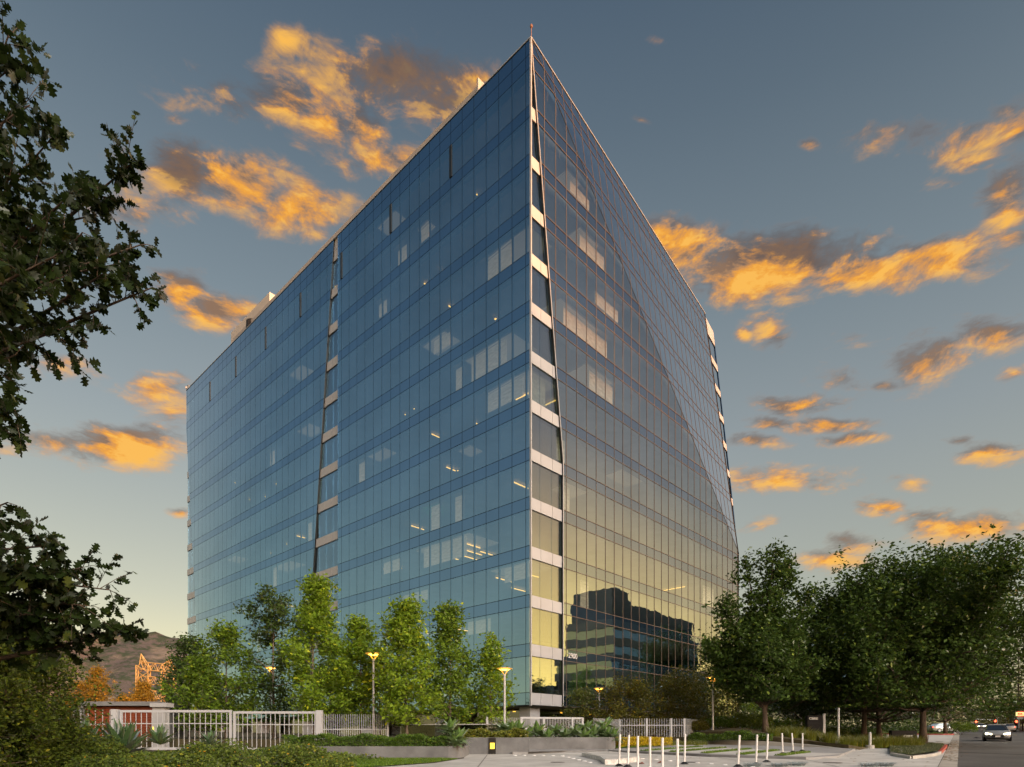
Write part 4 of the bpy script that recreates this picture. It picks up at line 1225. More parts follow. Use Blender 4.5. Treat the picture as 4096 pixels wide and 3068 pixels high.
# ------------------------------------------------------------------ agaves
def agave_leaf(L, wid, th, curve, nseg=8):
    """one thick tapering leaf along +X, rising, cupped like a gutter"""
    q = MB(); vs = []
    for i in range(nseg + 1):
        f = i / nseg
        w_ = wid * (0.55 + 0.75 * math.sin(math.pi * min(1, f * .85 + .08))) * (1 - f ** 3.2) * .5 + .002
        x = L * f; z = curve * L * (f ** 2)
        vs += [(x, -w_, z + w_ * .45), (x, 0, z - th * (1 - f)), (x, w_, z + w_ * .45), (x, 0, z + th * .35 * (1 - f))]
    fs = []
    for i in range(nseg):
        a, b_ = i * 4, i * 4 + 4
        fs += [(a, b_, b_ + 1, a + 1), (a + 1, b_ + 1, b_ + 2, a + 2), (a + 2, b_ + 2, b_ + 3, a + 3), (a + 3, b_ + 3, b_, a)]
    q.add(vs, fs)
    return q.mesh('leaf')
def agave(name, label, base, size, nl, lm, group=None, me=None, spread=(10, 78)):
    t = thing(name, label, 'agave', base, group)
    for i in range(nl):
        f = (i + .5) / nl
        el_ = R(spread[1] - (spread[1] - spread[0]) * f + rng.normal() * 4)
        o = bpy.data.objects.new('leaf', me[i % len(me)])
        C.objects.link(o); o.parent = t
        sc_ = size * (.72 + .35 * math.sin(math.pi * (.2 + .75 * f))) * (1 + rng.normal() * .06)
        o.scale = (sc_, sc_, sc_)
        o.rotation_euler = (rng.normal() * .1, -el_, i * 2.39996 + rng.normal() * .12)
        o.location = (0, 0, .10 * size)
    return t
big_leaf = [agave_leaf(1.0, .20, .035, .10), agave_leaf(1.0, .18, .03, -.08), agave_leaf(.92, .21, .035, .18)]
for m_ in big_leaf: m_.materials.append(L_agave)
fox_leaf = [agave_leaf(1.0, .26, .03, -.16), agave_leaf(.95, .24, .03, -.32), agave_leaf(.9, .27, .03, .05)]
for m_ in fox_leaf: m_.materials.append(L_foxtail)
for x, yb, Y, s_, n_, lab in ((490, 3030, 16.5, .95, 38, 'big blue green agave in front of the gate'), (345, 2990, 19, .85, 24, 'smaller agave left of the big agave'), (640, 2985, 24, .8, 22, 'agave in front of the pillar with the yellow light'), (840, 2990, 26, .7, 20, 'small agave under the first gate leaf'), (160, 2985, 22, .8, 20, 'agave behind the corner shrub')):
    b_ = on_ground(x, Y); b_.z = max(b_.z, P(x, yb, Y).z)
    agave('agave', lab, b_, s_, n_, L_agave, 'agaves along the lower left', big_leaf)
spots = [(2110, 2945, 35.6), (2150, 2930, 36), (2190, 2950, 35.5), (2225, 2925, 36.2), (2262, 2945, 35.5), (2300, 2932, 36), (2335, 2948, 35.5), (2345, 2918, 36.5), (2375, 2940, 35.7), (2408, 2925, 36.1), (2430, 2945, 35.6), (2420, 2908, 36.6), (2452, 2950, 35.5), (2075, 2925, 33), (2045, 2920, 33), (2010, 2925, 33.5)]
for i, (x, y, Y) in enumerate(spots):
    b_ = P(x, y + 12, Y)
    lab = ('foxtail agave behind the recessed wall, number %s from the lamp' % ('one', 'two', 'three')[15 - i]) if i > 12 else 'foxtail agave in the right planter, %s along it' % ('first', 'second', 'third', 'fourth', 'fifth', 'sixth', 'seventh', 'eighth', 'ninth', 'tenth', 'eleventh', 'twelfth', 'last')[i]
    agave('foxtail_agave', lab, b_, .80 + .12 * rng.random(), 22, L_foxtail, 'foxtail agaves in the planters', fox_leaf, spread=(-25, 70))
for i, (x, y, Y, lab) in enumerate(((1800, 2925, 28.2, 'tall foxtail agave at the end of the hedge'), (1835, 2960, 27.9, 'foxtail agave spilling over the planter corner'), (1815, 2975, 27.8, 'lowest foxtail agave at the planter corner'))):
    agave('foxtail_agave', lab, P(x, y + 8, Y), .72, 24, L_foxtail, 'foxtail agaves in the planters', fox_leaf, spread=(-25, 75))

# ------------------------------------------------------------------ grasses
def tuft(h, r, n, w, m_, spread=.6):
    v, f = [], []
    for i in range(n):
        a = rng.random() * 6.28; rr = r * .5 * math.sqrt(rng.random())
        bx, by = math.cos(a) * rr, math.sin(a) * rr
        a2 = a + rng.normal() * .5
        hh = h * (.55 + .55 * rng.random()); out = r * spread * (.3 + rng.random())
        sx, sy = -math.sin(a2) * w, math.cos(a2) * w
        o = len(v)
        for k in range(4):
            g = k / 3; x = bx + math.cos(a2) * out * g ** 1.8; y = by + math.sin(a2) * out * g ** 1.8; z = hh * (g - .25 * g ** 3)
            ww = (1 - g * .92)
            v += [(x - sx * ww, y - sy * ww, z), (x + sx * ww, y + sy * ww, z)]
        f += [(o + 2 * k, o + 2 * k + 1, o + 2 * k + 3, o + 2 * k + 2) for k in range(3)]
    return mesh_np('blades', np.array(v), np.array(f), m_)
tufts = [tuft(.95, .75, 260, .013, L_blade) for i in range(4)]
tn = 0
rows_ = [(3095 + 36 * i, 40.5 - .10 * i + (i % 2) * .9, 'yellow green ornamental grass clump in the row along the low wall, left of the sign') for i in range(13)]
rows_ += [(3150 + 55 * i, 43 - .2 * i, 'yellow green ornamental grass clump in the back row, around the tall black sign') for i in range(8)]
rows_ += [(3375 + 32 * i, 38.4 + .1 * i, 'yellow green ornamental grass clump in the front row beside the short bollard lamp') for i in range(10)]
rows_ += [(3400 + 40 * i, 41 + .1 * i, 'yellow green ornamental grass clump behind the short bollard lamp') for i in range(7)]
rows_ += [(3590 + 25 * i, 39.5 + .3 * i, 'yellow green ornamental grass clump in front of the low black sign') for i in range(4)]
for x, Y, lab in rows_:
    b_ = P(x, HY, Y); z = terr(b_.x, Y) if inside(b_.x, Y, bed) else gz(Y)
    t = thing('grass_clump', lab, 'ornamental grass', (b_.x, Y, z - .05), 'ornamental grasses by the company signs', rz=rng.random() * 6)
    o = obj('blades', tufts[tn % 4], None, t, local=True); s_ = .85 + .35 * rng.random(); o.scale = (s_, s_, s_); tn += 1
small = [tuft(.55, .4, 130, .010, L_blade) for i in range(2)]
for i in range(9):
    x, Y = 2690 + 16 * i, 40.6 + .35 * (i % 3)
    b_ = P(x, HY, Y); t = thing('grass_clump', 'small grass tuft between the yellow flowers and the concrete block', 'ornamental grass', (b_.x, Y, terr(b_.x, Y) - .1 if inside(b_.x, Y, bed) else gz(Y)), 'small grasses by the concrete block', rz=i)
    obj('blades', small[i % 2], None, t, local=True)
purple = tuft(.7, .5, 120, .016, L_purple)
for x, Y, lab in ((2640, 40.2, 'dark purple spiky plant right of the yellow flowers'), (2610, 43, 'dark purple spiky plant against the railing')):
    b_ = P(x, HY, Y); t = thing('purple_flax', lab, 'plant', (b_.x, Y, gz(Y) + .3)); obj('blades', purple, None, t, local=True)
silver = tuft(.22, .5, 260, .01, L_silver, .9)
for x, y in ((3120, 3066), (3190, 3062), (3010, 3068), (3480, 3066), (3540, 3064)):
    p = G(x, min(y, 3066)); t = thing('fescue_tuft', 'low silver blue grass tuft at the bottom edge of the driveway', 'ornamental grass', p, 'silver grass tufts'); obj('blades', silver, None, t, local=True)
# hedge and shrubs on the beds
def leafy_box(name, label, poly_pts, h, leafm, n, ls, cat, wob=.08):
    """leaves through a clipped or loose hedge body: poly_pts = list of (X, Y, halfwidth, zbase)"""
    b0 = Vector((poly_pts[0][0], poly_pts[0][1], poly_pts[0][3]))
    t = thing(name, label, cat, b0)
    seg = rng.random(n) * (len(poly_pts) - 1); i = seg.astype(int); f = (seg - i)[:, None]
    A = np.array(poly_pts, float)
    c = A[i] * (1 - f) + A[np.minimum(i + 1, len(poly_pts) - 1)] * f
    side = rng.uniform(-1, 1, n); zz = rng.random(n)
    sh = rng.random(n)
    zz = np.where(sh < .5, .9 + .1 * rng.random(n), zz); side = np.where(sh > .75, np.sign(side) * (.9 + .1 * rng.random(n)), side)
    d = A[1, :2] - A[0, :2]; d = d / np.linalg.norm(d); nrm = np.array([-d[1], d[0]])
    wv_ = np.sin(c[:, 0] * 3.1 + c[:, 1]) * wob + np.sin(c[:, 0] * 7.3) * wob * .5
    pos = np.stack([c[:, 0] + nrm[0] * side * c[:, 2], c[:, 1] + nrm[1] * side * c[:, 2], c[:, 3] + zz * (h + wv_)], 1) + rng.normal(size=(n, 3)) * .03
    v, fa = leaf_quads(pos, ls, up=.2)
    obj('foliage', mesh_np('foliage', v, fa, leafm), None, t)
    w = MB()
    for k in range(6):
        j = k / 5 * (len(poly_pts) - 1); j0 = min(int(j), len(poly_pts) - 2); q = A[j0] * (1 - (j - j0)) + A[j0 + 1] * (j - j0)
        w.tube([(q[0], q[1], q[3] - .05), (q[0] + .03, q[1], q[3] + h * .7)], [.03, .01], 5)
    obj('stem', w, bark, t)
    return t
leafy_box('hedge', 'long dark green hedge along the top of the left planter', [(-10.2, 28.3, .7, 1.15), (-6, 28.2, .7, 1.15), (-2.9, 28.1, .6, 1.15)], .52, L_hedge, 26000, .075, 'hedge')
leafy_box('hedge', 'green strap leaf planting behind the recessed wall', [(-2.6, 32.2, .6, 1.5), (0.8, 32.4, .6, 1.5)], .45, L_blade, 5000, .16, 'hedge')
leafy_box('flower_bed', 'bright yellow flower bed below the railing', [(5.9, 37.2, .9, 1.15), (7.6, 38.4, .9, 1.2), (9.6, 39.6, .8, 1.2)], .42, L_yellow, 15000, .085, 'flower bed', .05)
leafy_box('groundcover', 'dark green groundcover on the mound behind the low wall', [(12.6, 43.6, .8, 1.35), (14.6, 42.3, 1.2, 1.55), (17.2, 40.6, 1.0, 1.5)], .42, L_hedge, 20000, .10, 'groundcover', .12)
for x, yt, Y, rx, h_, m_, lab in ((2900, 2870, 46, 1.7, 1.1, L_hedge, 'dark rounded shrub right of the tall lamp'), (3010, 2865, 45, 1.4, 1.3, L_shrub, 'green rounded shrub left of the spired tree trunk'), (3140, 2850, 47.5, 2.2, 1.5, L_hedge, 'large rounded shrub right of the spired tree trunk'), (2790, 2885, 45, .9, .9, L_rust, 'reddish shrub at the end of the railing'), (3330, 2880, 52, 1.6, 1.2, L_hedge, 'rounded shrub behind the company sign'), (3470, 2880, 54, 1.8, 1.2, L_hedge, 'rounded shrub in the shade behind the lamp post'), (3840, 2890, 84, 2.0, 1.9, L_mid, 'green shrub at the nose of the white car')):
    b_ = P(x, HY, Y); b_.z = (terr(b_.x, Y) if inside(b_.x, Y, bed) else gz(Y)) - .1
    bush('round_shrub', lab, b_, rx, rx * .8, h_ * .85, m_, 6500, .12, group='rounded shrubs on the mound', lumps=10)
# lawns with real blades near the camera
def lawn(name, pts, label, dens, dz=.012, h=.05, gm=None):
    sheet(name, pts, lawn_m if gm is None else mat('dull_turf', (.055, .075, .03), .9, var=.4, vscale=1.5), dz, label)
    xs = [p[0] for p in pts]; yy = [p[1] for p in pts]
    n = int((max(xs) - min(xs)) * (max(yy) - min(yy)) * dens)
    px = rng.uniform(min(xs), max(xs), n); py = rng.uniform(min(yy), max(yy), n)
    keep = np.array([inside(a, b__, pts) for a, b__ in zip(px, py)])
    px, py = px[keep], py[keep]; n = len(px)
    a = rng.random(n) * 6.28; hh = h * (.6 + .8 * rng.random(n)); w_ = .012
    z0 = SLOPE * py + dz
    lx, ly = rng.normal(size=n) * .025, rng.normal(size=n) * .025
    v = np.stack([np.stack([px - np.cos(a) * w_, py - np.sin(a) * w_, z0], 1), np.stack([px + np.cos(a) * w_, py + np.sin(a) * w_, z0], 1), np.stack([px + lx, py + ly, z0 + hh], 1)], 1).reshape(-1, 3)
    o = obj('grass', mesh_np('grass', v, np.arange(3 * n).reshape(-1, 3), gm or L_grass), None); o['kind'] = 'stuff'; o['label'] = 'mown blades of ' + label; return o
lawn('left_lawn', [(-9.5, 20.5), (-5.2, 21.6), (-3.2, 24.2), (-2.3, 26.6), (-3.0, 27.15), (-9.5, 27.15)], 'green lawn in front of the left planter', 700)
lawn('centre_lawn', [tuple(G(*p)[:2]) for p in ((2462, 2976), (2680, 2987), (2640, 2992), (2560, 2997), (2462, 3001))], 'green lawn at the end of the right planter', 700, .13)
lawn('corner_lawn', [tuple(G(*p)[:2]) for p in ((3560, 2985), (3690, 2976), (3770, 2981), (3779, 2987), (3757, 3014), (3640, 3030), (3560, 3018))], 'dull lawn on the street corner under the largest tree', 350, .13, gm=L_dull)  # duller, greyer turf and blades than the other lawns
lawn('island_lawn', [st(72.5, -.4), st(96, -.4), st(96, -20), st(72.5, -20)], 'lawn of the red kerbed island', 20, .14)

leafy_box('hedge', 'tall dark hedge closing the view behind the street trees', [(24, 84, 1.5, gz(84)), (44, 92, 1.5, gz(92)), (57, 97, 1.5, gz(97)), (74, 110, 1.5, gz(110))], 4.2, L_deep, 34000, .34, 'hedge', .5)

# ------------------------------------------------------------------ planters, walls and paving
def wall_strip(name, label, pts, th, z0f, z1f, m_, cat='wall', closed=False):
    """wall following a line of (X, Y) points, thickness to the left of travel"""
    b0 = Vector((pts[0][0], pts[0][1], gz(pts[0][1])))
    n = len(pts); off = []
    for i in range(n):
        a = Vector(pts[max(0, i - 1)]); c = Vector(pts[min(n - 1, i + 1)])
        d = (c - a).normalized(); off.append((pts[i][0] - d.y * th, pts[i][1] + d.x * th))
    q = MB(); vs = []
    for p, o in zip(pts, off):
        vs += [(p[0], p[1], z0f(*p)), (o[0], o[1], z0f(*p)), (o[0], o[1], z1f(*p)), (p[0], p[1], z1f(*p))]
    fs = [(0, 1, 2, 3)] + [(4 * (n - 1) + 3, 4 * (n - 1) + 2, 4 * (n - 1) + 1, 4 * (n - 1))]
    for i in range(n - 1):
        a, b_ = 4 * i, 4 * i + 4
        fs += [(a, b_, b_ + 1, a + 1), (a + 1, b_ + 1, b_ + 2, a + 2), (a + 2, b_ + 2, b_ + 3, a + 3), (a + 3, b_ + 3, b_, a)]
    q.add(vs, fs)
    o = obj(name, q, m_); tag(o, label, cat)
    return o
low = lambda x, y: gz(y) - .1
arc = lambda cx, cy, r, a0, a1, n=7: [(cx + r * math.cos(R(a0 + (a1 - a0) * i / (n - 1))), cy + r * math.sin(R(a0 + (a1 - a0) * i / (n - 1)))) for i in range(n)]
wall_strip('planter_wall', 'low dark grey planter wall under the long hedge', [(-10.4, 27.5), (-6, 27.42), (-2.95, 27.4)] + arc(-2.95, 28.2, .8, -80, 0) + [(-2.12, 30.9)], .18, low, lambda x, y: 1.24, conc_dark)
rw = wall_strip('planter_wall', 'recessed dark grey wall with a small lit lamp', [(-2.3, 31.05), (.78, 31.1)], .18, low, lambda x, y: 1.64, conc_dark)
wall_strip('planter_wall', 'right grey planter wall under the foxtail agaves', [(.86, 31.2), (.88, 34.7), (5.2, 34.8)] + arc(5.2, 35.5, .7, -85, 0) + [(6.0, 38.5)], .18, low, lambda x, y: 1.66, conc_dark)
wall_strip('low_wall', 'long low grey retaining wall behind the bollards', [(12.75, 43.6), (14.2, 42.2), (16.05, 40.2), (17.95, 37.95), (18.9, 36.4), (19.55, 35.2)], .3, low, lambda x, y: gz(y) + (.40 if y > 39.5 else .40 * max(.08, (y - 35.2) / 4.3)) + (.02 if y > 42 else 0), conc)
q = MB(); p = G(2812, 2981); q.box(p + Vector((0, .4, .36)), (.85, .8, .82), -.3); tag(obj('concrete_block', q, conc_drive), 'square pale concrete block at the end of the low wall', 'concrete block')
lamp = thing('wall_lamp', 'small yellow lamp set into the recessed grey wall', 'wall lamp', (-.95, 30.95, gz(31)))
q = MB(); q.box((-.98, 31.03, 1.16), (.34, .08, .92)); obj('housing', q, black_return, lamp)
q = MB(); q.box((-.98, 30.97, 1.22), (.22, .05, .30)); obj('lens', q, yellow_lamp, lamp)
# raised paving with a dark edge
edge = [tuple(G(*p)[:2]) for p in ((2050, 3017.6), (2250, 3011), (2433, 3008.6), (2640, 3018), (2845, 3028.5), (3040, 3034.5), (3223, 3039.6))]
plat = edge + [(14.6, 27.8), (19.5, 35.3), (18.2, 38.0), (13.4, 43.6), (6.6, 41.2), (6.05, 38.0), (5.9, 34.7), (.95, 34.6), (.8, 31.0)]
q = MB(); q.prism(plat, lambda x, y: gz(y) - .05, lambda x, y: gz(y) + .10)
struct('raised_paving', q, paver_m, 'raised grey paving between the planters and the driveway')
wall_strip('kerb', 'dark low kerb edging the raised paving', [(x, y - .02) for x, y in edge], .14, lambda x, y: gz(y) - .06, lambda x, y: gz(y) + .118, conc_dark, 'kerb')
# pale paving slabs and grass strips
strips = [((380, 468), (885, 428)), ((640, 478), (1095, 438)), ((920, 490), (1320, 450)), ((1240, 503), (1560, 463)), ((1580, 513), (1828, 482))]
ends = []
for a, c in strips:
    g0 = G(2400 + a[0] / 2.212, 2800 + a[1] / 2.212); g1 = G(2400 + c[0] / 2.212, 2800 + c[1] / 2.212)
    ends.append((g0, g1))
names = ('first', 'second', 'third', 'fourth', 'fifth')
wl = Vector((.70, -.71, 0))
for i, (g0, g1) in enumerate(ends):
    d = (g1 - g0); d.z = 0; d.normalize(); w_ = Vector((d.y, -d.x, 0)) * .20
    pts = [g0 - w_, g1 - w_, g1 + w_, g0 + w_]
    q = MB(); q.prism([(p.x, p.y) for p in pts], lambda x, y: gz(y) + .09, lambda x, y: gz(y) + .125)
    o = obj('grass_strip', q, lawn_m); o['kind'] = 'structure'
    n = 900
    f = rng.random(n); sd = rng.uniform(-1, 1, n)
    px = g0.x + (g1.x - g0.x) * f + w_.x * sd; py = g0.y + (g1.y - g0.y) * f + w_.y * sd
    a = rng.random(n) * 6.28; z0 = SLOPE * py + .12
    v = np.stack([np.stack([px - np.cos(a) * .015, py - np.sin(a) * .015, z0], 1), np.stack([px + np.cos(a) * .015, py + np.sin(a) * .015, z0], 1), np.stack([px + rng.normal(size=n) * .03, py, z0 + .05 + .05 * rng.random(n)], 1)], 1).reshape(-1, 3)
    o = obj('grass', mesh_np('grass', v, np.arange(3 * n).reshape(-1, 3), L_grass), None); o['kind'] = 'stuff'; o['label'] = 'grass growing in the %s paving strip from the planter' % names[i]
    if i < 4:
        h0, h1 = ends[i + 1]
        pa = [g0 + w_ * 1.15, g1 + w_ * 1.15, h1 - w_ * 1.15, h0 - w_ * 1.15]
    else:
        pa = [g0 + w_ * 1.15, g1 + w_ * 1.15, g1 + w_ * 1.15 + wl * 1.5, g0 + w_ * 1.15 + wl * .9]
    q = MB(); q.prism([(p.x, p.y) for p in pa], lambda x, y: gz(y) + .09, lambda x, y: gz(y) + .106)
    o = obj('paving_slab', q, paver_light); o['kind'] = 'structure'
g0, g1 = ends[0]
q = MB(); q.prism([(p.x, p.y) for p in (g0 - Vector((.5, -.6, 0)), g1 - Vector((.5, -.9, 0)), g1 - Vector((.1, -.2, 0)), g0 - Vector((.1, -.2, 0)))][::-1], lambda x, y: gz(y) + .09, lambda x, y: gz(y) + .106)
o = obj('paving_slab', q, paver_light); o['kind'] = 'structure'
path = [tuple(G(*p)[:2]) for p in ((2462, 2972), (2820, 2981), (2823, 2987), (2700, 2990), (2680, 2986), (2462, 2975))]
q = MB(); q.prism(path[::-1], lambda x, y: gz(y) + .09, lambda x, y: gz(y) + .108); struct('path', q, paver_light, 'pale path below the yellow flower bed')
# white kerbed island in the driveway
isl = [tuple(G(*p)[:2]) for p in ((2327, 3026), (2400, 3043), (2420, 3059), (2470, 3058), (2558, 3046), (2556, 3033), (2440, 3021))]
ti = thing('kerb_island', 'low white painted kerb island in the driveway', 'kerb island', (*G(2430, 3040),))
q = MB(); q.prism(isl, lambda x, y: gz(y) - .02, lambda x, y: gz(y) + .19); obj('kerb', q, mat('worn_white_paint', (.72, .72, .70), .6, col2=(.45, .44, .42), vscale=7), ti)
cxy = Vector((sum(p[0] for p in isl) / len(isl), sum(p[1] for p in isl) / len(isl)))
q = MB(); q.prism([tuple(cxy + (Vector(p) - cxy) * .9) for p in isl], lambda x, y: gz(y) + .15, lambda x, y: gz(y) + .197); obj('fill', q, conc_drive, ti)
# reflective studs
for i, (x, y) in enumerate([(2570 + 55 * k, 3036 + 4.2 * k) for k in range(9)] + [(2060 + 38 * k, 3023 + .3 * k) for k in range(6)] + [(2250 + 22 * k, 3026 + 5 * k) for k in range(6)]):
    p = G(x, y); q = MB(); q.lathe(p + Vector((0, 0, .008)), [(.10, 0), (.09, .02), (.05, .03)], 8)
    tag(obj('road_stud', q, white_paint), 'round white stud on the driveway', 'road stud', 'studs across the driveway')
# fallen leaves
for x, y, lab in ((2565, 3058, 'red fallen leaf beside the bollards'), (2640, 3054, 'brown fallen leaf right of the red one')):
    p = G(x, y); q = MB(); q.add([p + Vector(v) for v in ((-.12, 0, .02), (0, -.08, .05), (.13, 0, .03), (0, .08, .02), (.04, .02, .10))], [(0, 1, 4), (1, 2, 4), (2, 3, 4), (3, 0, 4)])
    tag(obj('fallen_leaf', q, mat('dry_leaf', (.22, .06, .03), .8)), lab, 'leaf', 'fallen leaves')
# kerbs along the street
red = mat('red_kerb_paint', (.42, .055, .045), .6, col2=(.30, .10, .08), vscale=3)
kpts = [tuple(G(*p)[:2]) for p in ((3560, 3022), (3640, 3036), (3700, 3031), (3745, 3024), (3766, 3016))]
wall_strip('kerb', 'grey kerb along the front of the corner lawn', kpts, .15, low, lambda x, y: gz(y) + .13, conc, 'kerb')
kp2 = [tuple(G(*p)[:2]) for p in ((3767, 3016), (3780, 3001), (3790, 2987))]
wall_strip('kerb', 'red painted kerb at the street corner of the lawn', kp2, .16, low, lambda x, y: gz(y) + .15, red, 'kerb')
kp3 = [tuple(G(*p)[:2]) for p in ((3790, 2986.5), (3774, 2981), (3700, 2976.5), (3600, 2978))]
wall_strip('kerb', 'grey kerb along the back of the corner lawn', kp3, .15, low, lambda x, y: gz(y) + .13, conc, 'kerb')
wall_strip('kerb', 'long red kerb in front of the parked white car', [st(72, -21), st(72, -1.2), st(72.6, -.3), st(74, 0)], .16, low, lambda x, y: gz(y) + .16, red, 'kerb')
wall_strip('kerb', 'grey kerb running away along the street', [st(74, 0), st(120, 0), st(250, 0)], .16, low, lambda x, y: gz(y) + .15, conc, 'kerb')
band('far_pavement', -3.0, -.2, conc_drive, .13, 'pavement running away along the street', [97, 150, 250])

# ------------------------------------------------------------------ fences and gates
def picket_fence(name, label, a, b_, z0, h, step, m_, posts=(), rail=(.45,), pw=.026, cat='fence', top=False, group=None):
    a, b_ = Vector(a), Vector(b_)
    L = (b_ - a).length; d = (b_ - a).normalized(); rz = math.atan2(d.y, d.x)
    t = thing(name, label, cat, (a.x, a.y, z0), group)
    n = max(2, int(L / step))
    me = MB().box((0, 0, h / 2), (pw, pw, h)).mesh('picket'); me.materials.append(m_)
    for i in range(n + 1):
        p = a + d * L * i / n
        o = bpy.data.objects.new('picket', me); C.objects.link(o); o.parent = t
        o.location = (p.x - a.x, p.y - a.y, 0); o.rotation_euler = (0, 0, rz)
    for r_ in rail + ((.98,) if top else ()):
        m = a + (b_ - a) / 2; hh = .11 if top and r_ > .9 else .05
        q = MB(); q.box((m.x, m.y, z0 + h * r_), (L, .05, hh), rz); obj('rail', q, m_, t)
    for f in posts:
        p = a + (b_ - a) * f
        q = MB(); q.box((p.x, p.y, z0 + h * .505), (.12, .12, h * 1.01), rz); obj('post', q, m_, t)
    return t
YG = 33.6
def gp(x, Y): return ((x - CX) / F * Y, Y)
# double swing gate
def gate_leaf(label, x0, x1, Y, ztop, zbot, npk, fr=.13):
    a, b_ = Vector((*gp(x0, Y), 0)), Vector((*gp(x1, Y), 0))
    t = thing('gate_leaf', label, 'gate', (a.x, a.y, zbot), 'white gate leaves')
    L = (b_ - a).length
    for nm, c, s_ in (('top_rail', (a.x + L / 2, Y, ztop - fr / 2), (L, .09, fr)), ('bottom_rail', (a.x + L / 2, Y, zbot + fr / 2), (L, .09, fr)), ('middle_rail', (a.x + L / 2, Y + .005, zbot + (ztop - zbot) * .66), (L - fr, .05, .05)),
                      ('stile', (a.x + fr / 2, Y - .002, (ztop + zbot) / 2), (fr, .095, ztop - zbot)), ('stile', (b_.x - fr / 2, Y - .002, (ztop + zbot) / 2), (fr, .095, ztop - zbot))):
        q = MB(); q.box(c, s_); obj(nm, q, fence_m, t)
    me = MB().box((0, 0, 0), (.03, .03, ztop - zbot - fr)).mesh('picket'); me.materials.append(fence_m)
    for i in range(npk):
        o = bpy.data.objects.new('picket', me); C.objects.link(o); o.parent = t
        o.location = (fr + (L - 2 * fr) * (i + .5) / npk, 0, (ztop - zbot) / 2)
    return t
gate_leaf('left white gate leaf in front of the brown hut', 481, 928, YG, 3.13, .98, 20)
gate_leaf('right white gate leaf below the tallest lime tree', 934, 1268, YG - .02, 3.06, .95, 17)
for x0, x1, h, lab in ((450, 474, 2.16, 'white gate post left of the brown hut wall'), (1266, 1290, 2.10, 'white gate post at the right end of the double gate')):
    p0, p1 = gp(x0, YG), gp(x1, YG); q = MB(); q.box(((p0[0] + p1[0]) / 2, YG, .85 + h / 2 + .08), (p1[0] - p0[0], .3, h + .16)); tag(obj('gate_post', q, fence_m), lab, 'gate post', 'white gate posts')
picket_fence('picket_fence', 'white picket fence left of the gate, in front of the brown hut', gp(265, YG), gp(440, YG), .95, 2.2, .345, fence_m, rail=(.64,))
picket_fence('picket_fence', 'white picket fence behind the long hedge', gp(1289, 36), gp(1551, 36), 1.05, 1.95, .125, fence_m, posts=(1.0,), rail=(.55,), top=False)
picket_fence('picket_fence', 'white picket fence left of the tower entrance gate', gp(1947, 38), gp(2083, 39), 1.5, 1.4, .13, fence_m, posts=(0, 1), rail=(.55,))
picket_fence('entrance_gate', 'long white barred gate in front of the tower corner', gp(2086, 39), gp(2330, 40), 1.5, 1.43, .105, fence_m, posts=(0, .36, .83, 1), rail=(.5,), top=True, cat='gate')
picket_fence('picket_fence', 'white picket fence behind the small lamp', gp(2374, 41), gp(2478, 44), 1.7, 1.25, .12, fence_m, posts=(.5, 1), rail=(.52,))
picket_fence('picket_fence', 'white picket fence above the yellow flower bed', gp(2478, 43), gp(2737, 43), 1.7, 1.28, .17, fence_m, posts=(.42, .80, 1), rail=(.64,))
picket_fence('picket_fence', 'shaded picket fence running back behind the reddish shrub', gp(2740, 43.2), gp(2990, 60), 1.75, 1.25, .16, steel, posts=(.3, .7), rail=(.6,))
gl = thing('glass_railing', 'low clear glass railing behind the broad lime tree', 'railing', (*gp(1605, 37), 1.5))
q = MB(); a, b_ = Vector((*gp(1605, 37), 1.5)), Vector((*gp(2085, 36), 1.5)); q.frame_box(a, b_ - a, (0, .02, 0), (0, 0, .9)); obj('pane', q, dark_glass, gl)
q = MB(); q.frame_box(a + Vector((0, -.02, .9)), b_ - a, (0, .06, 0), (0, 0, .05)); obj('handrail', q, steel, gl)

# ------------------------------------------------------------------ service hut
YH = 38.5
hut = thing('service_hut', 'low hut clad in brown timber boards with a flat concrete roof', 'hut', (*gp(480, YH), gz(YH)))
x0, x1 = gp(340, YH)[0], gp(632, YH)[0]
zt = P(0, 2824, YH).z; zg = gz(YH) - .1
wood = mat('brown_timber', (.24, .052, .016), .6, col2=(.12, .026, .010), vscale=2.2, bump=.3, bscale=14, stretch=(.4, 1, 6))
nb = 17
bm_ = MB().box((0, 0, 0), (x1 - x0, .05, (zt - zg) / nb - .012)).mesh('board'); bm_.materials.append(wood)
for i in range(nb):
    o = bpy.data.objects.new('board', bm_); C.objects.link(o); o.parent = hut
    o.location = Vector(((x0 + x1) / 2, YH + (.01 if i % 2 else 0), zg + (zt - zg) * (i + .5) / nb)) - hut.location
q = MB(); q.box(((x0 + x1) / 2, YH + 1.6, (zt + zg) / 2), (x1 - x0 - .1, 3.0, zt - zg - .02)); obj('wall', q, conc_dark, hut)
q = MB(); q.box(((x0 + x1) / 2 + .1, YH + 1.4, zt + .13), (x1 - x0 + .35, 3.6, .26)); obj('roof_slab', q, conc_dark, hut)
q = MB(); q.box((gp(325, YH)[0], YH - .1, (zt + zg) / 2), (.62, .5, zt - zg - .02)); obj('pier', q, conc_dark, hut)
q = MB(); q.box((gp(395, YH)[0], YH - .06, zg + .42), (.7, .06, .55)); obj('vent', q, conc_dark, hut)
pil = thing('gate_pillar', 'pale concrete pillar with a cap and a yellow light strip', 'pillar', (*gp(645, 36), gz(36)))
q = MB(); q.box((gp(644, 36)[0], 36, 2.1), (.72, .5, 2.6)); obj('shaft', q, mat('pillar_concrete', (.36, .37, .38), .8, var=.12, vscale=1.2), pil)
q = MB(); q.box((gp(648, 36)[0], 36, 3.52), (.95, .8, .24)); obj('cap', q, MATS['pillar_concrete'], pil)
q = MB(); q.box((gp(622, 36)[0], 35.72, 1.9), (.07, .05, .75)); obj('light_strip', q, yellow_lamp, pil)

